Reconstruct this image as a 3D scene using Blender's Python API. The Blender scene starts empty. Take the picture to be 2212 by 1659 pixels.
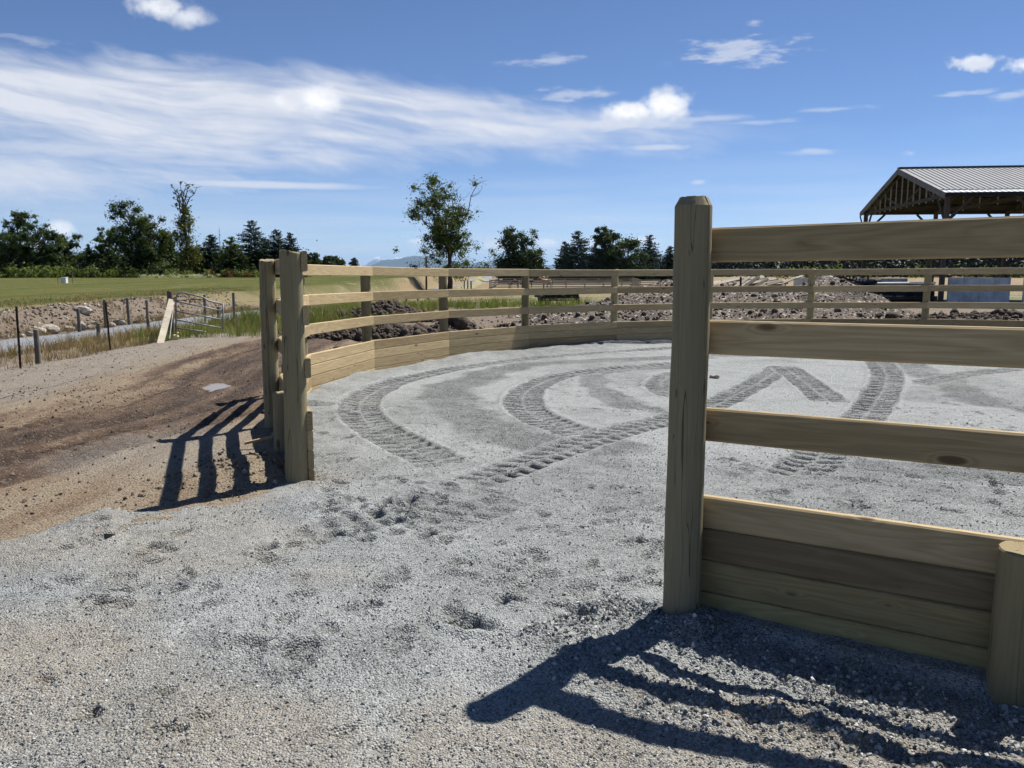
import bpy, bmesh, math, random
import numpy as np
from mathutils import Vector, Matrix, Euler
R = math.radians
SC = bpy.context.scene
COL = SC.collection

# ------------------------------------------------------------------ camera
F_, CX, CY, HOR = 1789.0, 1106.0, 829.5, 581.0      # photo pixels on a 2212 wide copy
PITCH = math.atan((CY - HOR) / F_)
EYE = 1.5
cam = bpy.data.cameras.new('camera'); camo = bpy.data.objects.new('camera', cam); COL.objects.link(camo)
cam.sensor_width = 36; cam.lens = F_ / 2212 * 36
cam.clip_start = 0.05; cam.clip_end = 300000
camo.location = (0, 0, EYE); camo.rotation_euler = (math.pi / 2 - PITCH, 0, 0)
SC.camera = camo

# ------------------------------------------------------------------ light
SUN_AZ, SUN_EL = 46.0, 56.5                          # azimuth from +Y towards +X
sv = Vector((math.sin(R(SUN_AZ)) * math.cos(R(SUN_EL)), math.cos(R(SUN_AZ)) * math.cos(R(SUN_EL)), math.sin(R(SUN_EL))))
sl = bpy.data.lights.new('sun', 'SUN'); sl.energy = 5.0; sl.angle = R(0.53); sl.color = (1, .95, .87)
so = bpy.data.objects.new('sun', sl); COL.objects.link(so); so.rotation_euler = (-sv).to_track_quat('-Z', 'Y').to_euler()
so.location = (10, 10, 30)
SC.view_settings.view_transform = 'Standard'; SC.view_settings.look = 'None'
SC.view_settings.exposure = 0.70; SC.view_settings.gamma = 1; SC.view_settings.use_curve_mapping = False
SC.cycles.use_denoising = True
SC.cycles.use_adaptive_sampling = True; SC.cycles.adaptive_threshold = .02; SC.cycles.adaptive_min_samples = 12
SC.cycles.max_bounces = 6; SC.cycles.transparent_max_bounces = 8; SC.cycles.volume_bounces = 0


def ray(x, y):
    a = (x - CX) / F_; b = -(y - CY) / F_
    return (a, math.cos(PITCH) + b * math.sin(PITCH), -math.sin(PITCH) + b * math.cos(PITCH))


# ---- world: physical sky with procedural cirrus and small cumulus in directions of the sky
W = bpy.data.worlds.new('World'); SC.world = W; W.use_nodes = True
W.cycles.sampling_method = 'NONE'
wt = W.node_tree; wt.nodes.clear()


class NB:
    def __init__(s, nt): s.nt = nt
    def n(s, t, **k):
        o = s.nt.nodes.new(t)
        for a, b in k.items(): setattr(o, a, b)
        return o
    def put(s, sock, v):
        if isinstance(v, bpy.types.NodeSocket): s.nt.links.new(v, sock)
        elif v is not None: sock.default_value = v
    def m(s, op, a, b=None, c=None, clamp=False):
        o = s.n('ShaderNodeMath', operation=op, use_clamp=clamp)
        s.put(o.inputs[0], a); s.put(o.inputs[1], b); s.put(o.inputs[2], c)
        return o.outputs[0]
    def vm(s, op, a, b=None):
        o = s.n('ShaderNodeVectorMath', operation=op); s.put(o.inputs[0], a); s.put(o.inputs[1], b)
        return o.outputs[1] if op in ('LENGTH', 'DISTANCE', 'DOT_PRODUCT') else o.outputs[0]
    def rng(s, v, a, b, c=0.0, d=1.0, smooth=True):
        o = s.n('ShaderNodeMapRange', interpolation_type='SMOOTHSTEP' if smooth else 'LINEAR')
        for i, q in enumerate((v, a, b, c, d)): s.put(o.inputs[i], q)
        return o.outputs[0]
    def comb(s, x, y, z):
        o = s.n('ShaderNodeCombineXYZ'); s.put(o.inputs[0], x); s.put(o.inputs[1], y); s.put(o.inputs[2], z); return o.outputs[0]
    def noise(s, vec, scale, detail=4, rough=.55, dist=0.0, col=False):
        o = s.n('ShaderNodeTexNoise'); s.put(o.inputs['Vector'], vec)
        o.inputs['Scale'].default_value = scale; o.inputs['Detail'].default_value = detail
        o.inputs['Roughness'].default_value = rough; o.inputs['Distortion'].default_value = dist
        return o.outputs['Color' if col else 'Fac']
    def voro(s, vec, scale, feat='F1', out='Distance', rand=1.0):
        o = s.n('ShaderNodeTexVoronoi', feature=feat); s.put(o.inputs['Vector'], vec)
        o.inputs['Scale'].default_value = scale; o.inputs['Randomness'].default_value = rand
        return o.outputs[out]
    def mix(s, f, a, b, mode='MIX'):
        o = s.n('ShaderNodeMix', data_type='RGBA', blend_type=mode); s.put(o.inputs[0], f)
        for i, v in ((6, a), (7, b)):
            s.put(o.inputs[i], (*v, 1) if isinstance(v, tuple) and len(v) == 3 else v)
        return o.outputs[2]
    def ramp(s, f, stops, interp='LINEAR'):
        o = s.n('ShaderNodeValToRGB'); cr = o.color_ramp; cr.interpolation = interp
        while len(cr.elements) < len(stops): cr.elements.new(.5)
        for e, (p, c) in zip(cr.elements, stops):
            e.position = p; e.color = (*c, 1) if isinstance(c, tuple) else (c, c, c, 1)
        s.put(o.inputs[0], f); return o.outputs[0]


nb = NB(wt)
tc = nb.n('ShaderNodeTexCoord'); sep = nb.n('ShaderNodeSeparateXYZ'); wt.links.new(tc.outputs['Generated'], sep.inputs[0])
dx, dy, dz = sep.outputs
az = nb.m('ARCTAN2', dx, dy)
hyp = nb.m('SQRT', nb.m('ADD', nb.m('MULTIPLY', dx, dx), nb.m('MULTIPLY', dy, dy)))
el = nb.m('DIVIDE', dz, nb.m('MAXIMUM', hyp, .02))


def azel(x, y):
    r = ray(x, y); return math.atan2(r[0], r[1]), r[2] / math.hypot(r[0], r[1])


sky = nb.n('ShaderNodeTexSky', sky_type='NISHITA'); sky.sun_disc = False
sky.sun_elevation = R(SUN_EL); sky.sun_rotation = R(SUN_AZ); sky.altitude = 50
sky.air_density = 0.6; sky.dust_density = 0.0; sky.ozone_density = 4.0
ae = nb.comb(az, el, 0.0)
warp = nb.vm('SCALE', nb.vm('SUBTRACT', nb.noise(ae, 2.2, 3, .5, 0, True), (.5, .5, .5)))
wt.nodes[-1].inputs[3].default_value = .10
aew = nb.vm('ADD', ae, warp)
A0, A1 = -1.6, 0.6


def edge(pts):
    st = []
    for x, y in pts:
        a, v = azel(x, y); st.append(((a - A0) / (A1 - A0), max(v, 0) / .6))
    return nb.m('MULTIPLY', nb.ramp(nb.m('DIVIDE', nb.m('SUBTRACT', az, A0), A1 - A0), st, 'EASE'), .6)


top = edge([(-900, 110), (0, 105), (350, 114), (700, 136), (900, 168), (1100, 206), (1300, 228), (1500, 246), (1720, 266), (1950, 272)])
bot = edge([(-900, 440), (0, 455), (400, 425), (650, 395), (850, 365), (1000, 345), (1300, 335), (1500, 322), (1650, 285), (1950, 276)])
sx = nb.n('ShaderNodeSeparateXYZ'); wt.links.new(aew, sx.inputs[0])
band = nb.comb(nb.m('MULTIPLY', sx.outputs[0], 1.5), nb.m('MULTIPLY', nb.m('ADD', sx.outputs[1], nb.m('MULTIPLY', sx.outputs[0], .10)), 13.0), 0.0)
n1 = nb.noise(band, 1.5, 5, .55, .25)
n2 = nb.noise(nb.comb(nb.m('MULTIPLY', sx.outputs[0], 9.0), nb.m('MULTIPLY', nb.m('ADD', sx.outputs[1], nb.m('MULTIPLY', sx.outputs[0], .25)), 26.0), 0.0), 1.6, 6, .6, .3)
n3 = nb.noise(nb.comb(nb.m('MULTIPLY', sx.outputs[0], 2.6), nb.m('MULTIPLY', nb.m('ADD', sx.outputs[1], nb.m('MULTIPLY', sx.outputs[0], .12)), 44.0), 0.0), 1.3, 6, .62, .4)
eln = nb.m('ADD', el, nb.m('MULTIPLY', nb.m('SUBTRACT', n2, .5), .05))
mtop = nb.rng(nb.m('SUBTRACT', top, eln), -.006, .03)
mbot = nb.rng(nb.m('SUBTRACT', eln, bot), -.02, .05)
fade_back = nb.rng(az, -2.6, -1.4)
cir = nb.m('MULTIPLY', nb.m('MULTIPLY', mtop, mbot), nb.m('MULTIPLY', fade_back, nb.m('ADD', nb.m('MULTIPLY', nb.rng(n1, .33, .60, .25, 1.0), nb.rng(n3, .28, .62, .62, 1.05)), nb.m('MULTIPLY', nb.m('SUBTRACT', n2, .5), .7))))
# horizon veil and faint stray cirrus everywhere
veil = nb.m('MULTIPLY', nb.rng(el, .16, .005), nb.rng(nb.noise(nb.comb(nb.m('MULTIPLY', az, 2.0), nb.m('MULTIPLY', el, 30.0), 0.0), 1.6, 4, .5), .30, .70, .12, .50))
dens = nb.m('MAXIMUM', nb.m('MAXIMUM', cir, veil), 0.0)
lump = nb.noise(ae, 42.0, 6, .62)
lump2 = nb.noise(nb.vm('MULTIPLY', ae, (1.0, 3.2, 1.0)), 26.0, 6, .65)


def blob(x, y, rx, ry, amt, lumpy, soft, src=None):
    a, v = azel(x, y)
    q = nb.vm('MULTIPLY', nb.vm('SUBTRACT', ae, (a, v, 0)), (F_ / rx, F_ / ry, 0))
    e = nb.vm('LENGTH', q)
    e = nb.m('ADD', e, nb.m('MULTIPLY', nb.m('SUBTRACT', src or lump, .5), lumpy))
    return nb.rng(e, 1.0, 1.0 - soft, 0.0, amt)


puff = None
for b in [(1360, 240, 78, 24, 1.0, 1.7, .7), (1438, 226, 66, 38, 1.0, 1.6, .7), (690, 214, 64, 40, .95, 1.7, .75), (622, 216, 56, 26, .7, 1.8, .8),
          (345, 16, 70, 30, .75, 1.7, .7), (405, 36, 52, 26, .65, 1.7, .75), (2107, 133, 42, 19, .8, 3.4, .8), (2212, 141, 34, 17, .8, 3.4, .8),
          (130, 494, 34, 20, .8, 1.3, .6), (1075, 530, 46, 13, .55, 1.5, .7), (1182, 524, 34, 12, .55, 1.6, .7), (1280, 524, 34, 13, .5, 1.6, .7),
          (1385, 520, 44, 13, .55, 1.6, .7), (902, 521, 26, 8, .5, 1.5, .7), (60, 530, 70, 14, .45, 1.5, .8)]:
    o = blob(*b); puff = o if puff is None else nb.m('MAXIMUM', puff, o)
for b in [(150, 322, 430, 26, .62, 1.1, .9), (60, 372, 420, 18, .6, .9, .9), (420, 350, 330, 16, .5, 1.0, .9), (880, 306, 420, 16, .5, 1.0, .9), (560, 399, 330, 12, .75, .5, .8), (1420, 318, 100, 10, .7, .8, .8), (1600, 108, 120, 34, .62, 2.0, .9), (1190, 132, 90, 14, .5, 1.8, .9),
          (1640, 264, 110, 7, .4, 1.2, .9), (1300, 268, 330, 26, .8, 1.0, .9), (1050, 300, 380, 26, .62, 1.0, .9), (950, 240, 330, 40, .55, 1.3, .95), (1500, 258, 150, 12, .5, 1.2, .9), (1760, 327, 90, 8, .5, 1.4, .8), (1510, 394, 26, 8, .6, 1.0, .8), (1290, 469, 46, 5, .5, .8, .8),
          (1800, 236, 80, 6, .4, 1.4, .8), (2090, 200, 60, 7, .45, 2.0, .8), (2190, 205, 50, 9, .5, 1.8, .8), (1630, 50, 22, 9, .5, 1.4, .8), (1965, 330, 24, 8, .5, 1.2, .8),
          (1240, 205, 100, 16, .5, 1.9, .9), (1585, 404, 18, 4, .4, .8, .8), (60, 85, 80, 12, .3, 2.0, .9), (640, 512, 260, 9, .3, .9, .9), (1200, 520, 500, 22, .22, .9, .9)]:
    if b[2] < 130: b = (*b[:4], b[4] * .9, b[5] * 1.9, .95)
    o = blob(*b, src=lump2); dens = nb.m('MAXIMUM', dens, o)
dens = nb.m('MINIMUM', dens, .93)
skyc = nb.mix(1.0, sky.outputs[0], (0.91, 0.985, 1.10), 'MULTIPLY')
c1 = nb.mix(dens, skyc, (8.1, 8.3, 8.9))
c2 = nb.mix(puff, c1, nb.mix(nb.rng(lump, .40, .60), (8.9, 9.0, 9.4), (11.4, 11.4, 11.4)))
bg = nb.n('ShaderNodeBackground'); bg.inputs['Strength'].default_value = .062
wt.links.new(c2, bg.inputs['Color'])
wo = nb.n('ShaderNodeOutputWorld'); wt.links.new(bg.outputs[0], wo.inputs['Surface'])

# ------------------------------------------------------------------ helpers
rng = np.random.default_rng(7)
random.seed(7)


def tag(o, label=None, cat=None, group=None, kind=None):
    if label: o['label'] = label
    if cat: o['category'] = cat
    if group: o['group'] = group
    if kind: o['kind'] = kind
    return o


def mesh_from(name, v, f, mat=None, smooth=False):
    me = bpy.data.meshes.new(name)
    if isinstance(f, np.ndarray):
        v = np.asarray(v, np.float32); n = f.shape[1]
        me.vertices.add(len(v)); me.vertices.foreach_set('co', v.ravel())
        me.loops.add(f.size); me.loops.foreach_set('vertex_index', f.astype(np.int32).ravel())
        me.polygons.add(len(f)); me.polygons.foreach_set('loop_start', np.arange(0, f.size, n, dtype=np.int32))
        me.update(calc_edges=True)
    else:
        me.from_pydata([tuple(p) for p in v], [], f); me.update()
    if mat: me.materials.append(mat)
    if smooth: me.polygons.foreach_set('use_smooth', np.ones(len(me.polygons), bool))
    return me


def link(name, me, parent=None, loc=None, rot=None):
    o = bpy.data.objects.new(name, me); COL.objects.link(o)
    if parent is not None: o.parent = parent
    if loc is not None: o.location = loc
    if rot is not None: o.rotation_euler = rot
    return o


def thing(name, label, cat, loc=(0, 0, 0), rz=0, group=None):
    o = link(name, None, None, loc, (0, 0, rz)); o.empty_display_size = .2
    return tag(o, label, cat, group)


class MB:
    """collects shapes into one mesh"""
    def __init__(s): s.v = []; s.f = []
    def add(s, vs, fs):
        b = len(s.v); s.v += [tuple(p) for p in vs]; s.f += [[i + b for i in q] for q in fs]; return s
    def box(s, c, d, M=None, bev=0.0):
        bm = bmesh.new(); bmesh.ops.create_cube(bm, size=1)
        for v in bm.verts: v.co = Vector((v.co.x * d[0], v.co.y * d[1], v.co.z * d[2]))
        if bev: bmesh.ops.bevel(bm, geom=bm.edges[:], offset=bev, segments=1, affect='EDGES')
        bm.verts.index_update()
        vs = [(M @ v.co if M else v.co) + Vector(c) for v in bm.verts]
        s.add(vs, [[v.index for v in q.verts] for q in bm.faces]); bm.free(); return s
    def beam(s, a, b, w, h, up=(0, 0, 1)):
        a = Vector(a); b = Vector(b); x = (b - a).normalized(); u = Vector(up)
        y = u.cross(x)
        if y.length < 1e-4: y = Vector((0, 1, 0)).cross(x)
        y.normalize(); z = x.cross(y)
        M = Matrix((x, y, z)).transposed()
        return s.box((a + b) / 2, ((b - a).length, w, h), M)
    def tube(s, pts, rad, n=6, cap=True):
        pts = [Vector(p) for p in pts]
        if not isinstance(rad, (list, tuple)): rad = [rad] * len(pts)
        base = len(s.v); ref = None
        for i, p in enumerate(pts):
            t = (pts[min(i + 1, len(pts) - 1)] - pts[max(i - 1, 0)])
            t = t.normalized() if t.length > 1e-9 else Vector((0, 0, 1))
            if ref is None: ref = t.orthogonal().normalized()
            ref = (ref - t * ref.dot(t)); ref = ref.normalized() if ref.length > 1e-6 else t.orthogonal().normalized()
            q = t.cross(ref)
            for k in range(n):
                a = 2 * math.pi * k / n
                s.v.append(tuple(p + (ref * math.cos(a) + q * math.sin(a)) * rad[i]))
        for i in range(len(pts) - 1):
            for k in range(n):
                k2 = (k + 1) % n
                s.f.append([base + i * n + k, base + i * n + k2, base + (i + 1) * n + k2, base + (i + 1) * n + k])
        if cap:
            s.f.append([base + k for k in range(n)][::-1]); s.f.append([base + (len(pts) - 1) * n + k for k in range(n)])
        return s
    def build(s, name, mat, parent=None, loc=None, rot=None, smooth=False):
        return link(name, mesh_from(name, s.v, s.f, mat, smooth), parent, loc, rot)


# ---- value noise for the terrain
def _h(ix, iy, seed):
    n = (ix.astype(np.int64) * 374761393 + iy.astype(np.int64) * 668265263 + seed * 982451653) & 0xFFFFFFFF
    n = ((n ^ (n >> 13)) * 1274126177) & 0xFFFFFFFF
    return ((n ^ (n >> 16)) & 0xFFFF).astype(np.float32) / 65535.0


def vn(x, y, s=0):
    ix = np.floor(x); iy = np.floor(y); fx = (x - ix).astype(np.float32); fy = (y - iy).astype(np.float32)
    fx = fx * fx * (3 - 2 * fx); fy = fy * fy * (3 - 2 * fy)
    a = _h(ix, iy, s); b = _h(ix + 1, iy, s); c = _h(ix, iy + 1, s); d = _h(ix + 1, iy + 1, s)
    return (a + (b - a) * fx) * (1 - fy) + (c + (d - c) * fx) * fy


def fbm(x, y, s=0, o=4, g=.5):
    t = 0; a = 1; n = 0
    for k in range(o):
        t = t + a * (vn(x, y, s + k * 17) - .5); n += a; a *= g; x = x * 2.03 + 11.3; y = y * 2.03 + 5.7
    return t / n * 2


def sstep(a, b, x):
    t = np.clip((x - a) / (b - a), 0, 1); return t * t * (3 - 2 * t)


LANE_Y = [-80, 0, 120, 161, 207, 320, 900]
LANE_X = [-12.3, -12.3, -12.3, -12.6, -8.5, 4, 60]
def lane_x(y): return np.interp(y, LANE_Y, LANE_X)


def yard(x, y):
    return -.0125 * (np.clip(y, -20, 140) - 3.5) + .005 * (np.clip(x, -4, 14) - .8)


def terrain(x, y):
    """bare ground level without fine relief"""
    z = yard(x, y)
    lx = lane_x(y); d = lx - x                              # metres left of the lane's middle
    fieldz = .2 * sstep(420, 150, y) + (-1.75) * (1 - sstep(420, 150, y)) + .12 * fbm(x * .05, y * .05, 3, 2)
    lane = z - .12
    z = z + (lane - z) * sstep(-3.2, -1.5, d)
    t = sstep(1.7, 3.6, d)
    z = z * (1 - t) + fieldz * t
    return z


def gp(x, y, dz=0.0):
    """ground point seen at photo pixel x, y"""
    r = ray(x, y); t = 3.0
    for _ in range(60):
        z = float(terrain(np.array(r[0] * t), np.array(r[1] * t))) + dz
        t2 = (z - EYE) / r[2] if r[2] < 0 else t
        t = t * .5 + t2 * .5
    return r[0] * t, r[1] * t


def at(x, y, Y):
    r = ray(x, y); t = Y / r[1]; return Vector((r[0] * t, Y, EYE + r[2] * t))


def gz(x, y): return float(terrain(np.array(float(x)), np.array(float(y))))


# ------------------------------------------------------------------ materials
MATS = {}


def material(name):
    m = bpy.data.materials.new(name); m.use_nodes = True; nt = m.node_tree; nt.nodes.clear()
    b = NB(nt); p = b.n('ShaderNodeBsdfPrincipled'); o = b.n('ShaderNodeOutputMaterial')
    nt.links.new(p.outputs[0], o.inputs[0]); p.inputs['Roughness'].default_value = .85
    p.inputs['Specular IOR Level'].default_value = .25
    MATS[name] = m; return m, b, p, o


def bump(b, p, h, strength, dist):
    n = b.n('ShaderNodeBump'); b.put(n.inputs['Height'], h); n.inputs['Strength'].default_value = strength
    n.inputs['Distance'].default_value = dist; b.nt.links.new(n.outputs[0], p.inputs['Normal'])


def pos(b): return b.n('ShaderNodeNewGeometry').outputs['Position']
def attr(b, n): return b.n('ShaderNodeAttribute', attribute_name=n).outputs['Fac']


# gravel (crushed grey stone dust and chips)
m, b, p, o = material('gravel')
P = pos(b); loose = attr(b, 'loose'); tan = attr(b, 'tan')
cell = b.voro(P, 120.0, out='Color'); cs = b.n('ShaderNodeSeparateColor'); b.nt.links.new(cell, cs.inputs[0])
cell2 = b.voro(P, 210.0, out='Color'); cs2 = b.n('ShaderNodeSeparateColor'); b.nt.links.new(cell2, cs2.inputs[0])
stone = b.m('ADD', b.m('MULTIPLY', cs.outputs[0], .6), b.m('MULTIPLY', cs2.outputs[0], .4))
spk = b.rng(cs.outputs[2], .80, .90)
dry = b.mix(b.m('MULTIPLY', spk, .7), b.mix(stone, (.255, .270, .270), (.42, .438, .435)), (.085, .09, .09))  # dark cells, in wet too, paint in the shade between the stones
wet = b.mix(b.m('MULTIPLY', b.rng(cs.outputs[2], .55, .75), .75), b.mix(stone, (.125, .134, .135), (.275, .287, .285)), (.035, .038, .039))
patch = b.noise(P, 1.3, 4, .6); patch2 = b.noise(P, 5.5, 3, .6)
lo = b.m('ADD', loose, b.m('MULTIPLY', b.m('ADD', b.m('SUBTRACT', patch, .5), b.m('MULTIPLY', b.m('SUBTRACT', patch2, .5), .9)), 1.3), clamp=True)
c = b.mix(lo, dry, wet)
c = b.mix(b.m('MULTIPLY', tan, .5), c, b.mix(stone, (.14, .105, .07), (.43, .365, .27)))
c = b.mix(b.rng(cs.outputs[1], .93, .97, 0, .5), c, (.52, .53, .51))
b.nt.links.new(c, p.inputs['Base Color']); p.inputs['Roughness'].default_value = .9; p.inputs['Specular IOR Level'].default_value = .1
hh = b.m('ADD', b.voro(P, 120.0), b.m('ADD', b.m('MULTIPLY', b.voro(P, 55.0), b.m('MULTIPLY', loose, .55)), b.m('MULTIPLY', b.noise(P, 220.0, 2), .5)))
bump(b, p, b.m('MULTIPLY', hh, -1), .9, .012)

# loose chip
m, b, p, o = material('stone_chip')
oi = b.n('ShaderNodeObjectInfo')
c = b.ramp(oi.outputs['Random'], [(0, (.09, .095, .094)), (.3, (.175, .184, .182)), (.75, (.29, .30, .295)), (1, (.50, .50, .475))])
b.nt.links.new(c, p.inputs['Base Color'])

# packed dirt of the farm road
m, b, p, o = material('dirt_road')
P = pos(b); wet_ = attr(b, 'loose'); gr_ = attr(b, 'tan')
s = b.n('ShaderNodeMapping'); b.nt.links.new(P, s.inputs[0]); s.inputs['Scale'].default_value = (1.0, .22, 1); s.inputs['Rotation'].default_value = (0, 0, R(-6))
n1 = b.noise(s.outputs[0], 3.0, 7, .68); n2 = b.noise(P, 21.0, 6, .75); cellc = b.voro(P, 60.0, out='Color')
sp = b.n('ShaderNodeSeparateColor'); b.nt.links.new(cellc, sp.inputs[0])
k = b.m('ADD', b.m('ADD', wet_, b.m('MULTIPLY', b.m('SUBTRACT', n1, .5), 2.1)), b.m('MULTIPLY', b.m('SUBTRACT', n2, .5), .9))
c = b.ramp(k, [(0, (.215, .172, .12)), (.3, (.168, .122, .08)), (.6, (.088, .055, .034)), (1, (.036, .022, .014))])
c = b.mix(b.rng(sp.outputs[0], .80, .95, 0, .28), c, (.30, .27, .23))
c = b.mix(b.rng(sp.outputs[2], .82, .92, 0, .5), c, (.05, .035, .024))
c = b.mix(b.m('MULTIPLY', gr_, .8, clamp=True), c, b.mix(sp.outputs[1], (.10, .10, .097), (.30, .297, .285)))
b.nt.links.new(c, p.inputs['Base Color'])
bump(b, p, b.m('ADD', n2, b.m('MULTIPLY', b.voro(P, 60.0), -.8)), .9, .018)

# wide ground: bare soil near, dry pasture beyond
m, b, p, o = material('ground_soil')
P = pos(b); ps = b.n('ShaderNodeSeparateXYZ'); b.nt.links.new(P, ps.inputs[0])
n1 = b.noise(P, .35, 5, .6); n2 = b.noise(P, 4.0, 5, .65); n3 = b.noise(P, 22.0, 4, .7)
soil = b.ramp(b.m('ADD', b.m('MULTIPLY', n2, .5), b.m('MULTIPLY', n3, .5)), [(.25, (.07, .053, .039)), (.5, (.145, .112, .083)), (.75, (.24, .205, .16))])
drygr = b.mix(n2, (.15, .11, .058), (.25, .19, .10)); grn = b.mix(n2, (.055, .085, .022), (.13, .14, .05))
n1s = b.m('MULTIPLY', b.m('SUBTRACT', n1, .5), 14.0)
past = b.rng(b.m('ADD', ps.outputs[1], b.m('MULTIPLY', n1s, 1.3)), 40.0, 52.0)
pasture = b.mix(b.m('MULTIPLY', b.rng(n1, .47, .58), b.rng(ps.outputs[1], 110.0, 60.0)), drygr, grn)
c = b.mix(past, soil, pasture)
vg = b.m('MULTIPLY', b.rng(b.m('ADD', ps.outputs[1], n1s), 17.0, 24.0), b.rng(b.m('ABSOLUTE', b.m('ADD', b.m('ADD', ps.outputs[0], 8.2), b.m('MULTIPLY', n1s, .1))), 2.0, 1.2))
c = b.mix(b.m('MULTIPLY', vg, .75), c, b.mix(n3, (.16, .17, .06), (.36, .33, .17)))
b.nt.links.new(c, p.inputs['Base Color']); bump(b, p, b.m('ADD', n2, b.m('MULTIPLY', n3, .6)), .8, .08)

# mown pasture
m, b, p, o = material('field_grass')
P = pos(b); ps = b.n('ShaderNodeSeparateXYZ'); b.nt.links.new(P, ps.inputs[0])
n1 = b.noise(b.vm('MULTIPLY', P, (.5, .045, 1)), 1.0, 6, .65); n2 = b.noise(P, 3.0, 5, .7); n3 = b.noise(P, 14.0, 3, .7)
c = b.ramp(b.m('ADD', b.m('MULTIPLY', n1, .6), b.m('MULTIPLY', n2, .4)), [(.32, (.036, .054, .012)), (.48, (.066, .078, .021)), (.62, (.125, .11, .045))])
c = b.mix(b.rng(n3, .45, .75, 0, .5), c, (.135, .13, .065))
c = b.mix(b.m('MULTIPLY', b.rng(attr(b, 'edge'), 0.0, 1.0, 1.0, 0.0), .85), c, b.mix(n2, (.15, .115, .065), (.26, .225, .14)))
b.nt.links.new(c, p.inputs['Base Color']); bump(b, p, n3, .7, .06); p.inputs['Specular IOR Level'].default_value = .03

m, b, p, o = material('lane_gravel')
P = pos(b); cl = b.voro(P, 22.0, out='Color'); sp = b.n('ShaderNodeSeparateColor'); b.nt.links.new(cl, sp.inputs[0])
c = b.mix(b.m('ADD', b.m('MULTIPLY', sp.outputs[0], .6), b.m('MULTIPLY', b.noise(P, 1.5, 4), .4)), (.11, .12, .135), (.27, .28, .30))
b.nt.links.new(c, p.inputs['Base Color']); bump(b, p, b.voro(P, 22.0), .8, .04)

# dark clods
m, b, p, o = material('clod_soil')
P = pos(b); n2 = b.noise(P, 9.0, 6, .75); oi = b.n('ShaderNodeObjectInfo')
c = b.ramp(n2, [(.3, (.035, .026, .02)), (.55, (.085, .065, .05)), (.75, (.16, .127, .098))])
b.nt.links.new(c, p.inputs['Base Color']); bump(b, p, n2, .9, .06)
m, b, p, o = material('rubble_soil')
P = pos(b); n2 = b.noise(P, 5.0, 7, .8); cl = b.voro(P, 14.0, out='Color'); sp = b.n('ShaderNodeSeparateColor'); b.nt.links.new(cl, sp.inputs[0])
c = b.ramp(n2, [(.3, (.042, .034, .027)), (.5, (.092, .074, .059)), (.7, (.165, .138, .112))])
c = b.mix(b.rng(sp.outputs[0], .86, .96, 0, .7), c, (.50, .46, .41))
b.nt.links.new(c, p.inputs['Base Color']); bump(b, p, b.m('ADD', n2, b.m('MULTIPLY', b.voro(P, 14.0), .6)), .8, .06)


def wood(name, lo_, hi_, knot, grain=1.0, rough=.75, ax=0, crack=False):
    m, b, p, o = material(name)
    t = b.n('ShaderNodeTexCoord').outputs['Object']; oi = b.n('ShaderNodeObjectInfo')
    off = b.comb(b.m('MULTIPLY', oi.outputs['Random'], 37.0), b.m('MULTIPLY', oi.outputs['Random'], 11.0), b.m('MULTIPLY', oi.outputs['Random'], 23.0))
    q = b.vm('ADD', t, off)
    st = (.75, 9.0, 9.0) if ax == 0 else (9.0, 9.0, 1.0)
    ql = b.vm('MULTIPLY', q, st)
    kd = b.voro(b.vm('MULTIPLY', q, (.8, 2.2, 2.4) if ax == 0 else (2.6, 2.6, 1.1)), 3.1)
    kc = b.n('ShaderNodeSeparateColor'); b.nt.links.new(b.nt.nodes[-2].outputs['Color'] if b.nt.nodes[-2].bl_idname == 'ShaderNodeTexVoronoi' else [n_ for n_ in b.nt.nodes if n_.bl_idname == 'ShaderNodeTexVoronoi'][0].outputs['Color'], kc.inputs[0])
    kd = b.m('ADD', kd, b.m('MULTIPLY', kc.outputs[0], .13))
    flow = b.m('ADD', b.noise(ql, .55, 3, .5, .3), b.m('MULTIPLY', b.rng(kd, .30, .0), .16))
    rings = b.m('FRACT', b.m('MULTIPLY', flow, 17.0))
    rings = b.m('ABSOLUTE', b.m('SUBTRACT', rings, .5))
    fine = b.noise(b.vm('MULTIPLY', q, (3.0, 120.0, 120.0) if ax == 0 else (110.0, 110.0, 2.5)), 1.0, 4, .65)
    blot = b.noise(ql, .35, 4, .6)
    g = b.m('ADD', b.m('MULTIPLY', rings, .38 * grain), b.m('ADD', b.m('MULTIPLY', fine, .45), b.m('MULTIPLY', blot, .65)))
    c = b.mix(b.rng(g, .30, 1.05), lo_, hi_)
    c = b.mix(b.rng(kd, .17, .10, 0, .8), c, knot)
    c = b.mix(b.rng(b.noise(b.vm('MULTIPLY', q, (2.0, 6.0, 6.0) if ax == 0 else (5.0, 5.0, 1.2)), 1.6, 5, .7), .60, .80, 0, .55), c, tuple(v * .55 for v in lo_))
    if crack:
        ck = b.noise(b.vm('MULTIPLY', q, (9.0, 9.0, .4)), 1.0, 3, .6)
        c = b.mix(b.rng(b.m('ABSOLUTE', b.m('SUBTRACT', ck, .5)), .006, .001, 0, .75), c, tuple(v * .18 for v in lo_))
    v = b.m('ADD', .80, b.m('MULTIPLY', oi.outputs['Random'], .38))
    c = b.mix(1.0, c, b.comb(v, v, v), 'MULTIPLY')
    c = b.mix(1.0, c, oi.outputs['Color'], 'MULTIPLY')
    b.nt.links.new(c, p.inputs['Base Color']); p.inputs['Roughness'].default_value = rough
    bump(b, p, b.m('ADD', fine, b.m('MULTIPLY', rings, .5)), .35, .004)
    return m


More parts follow.
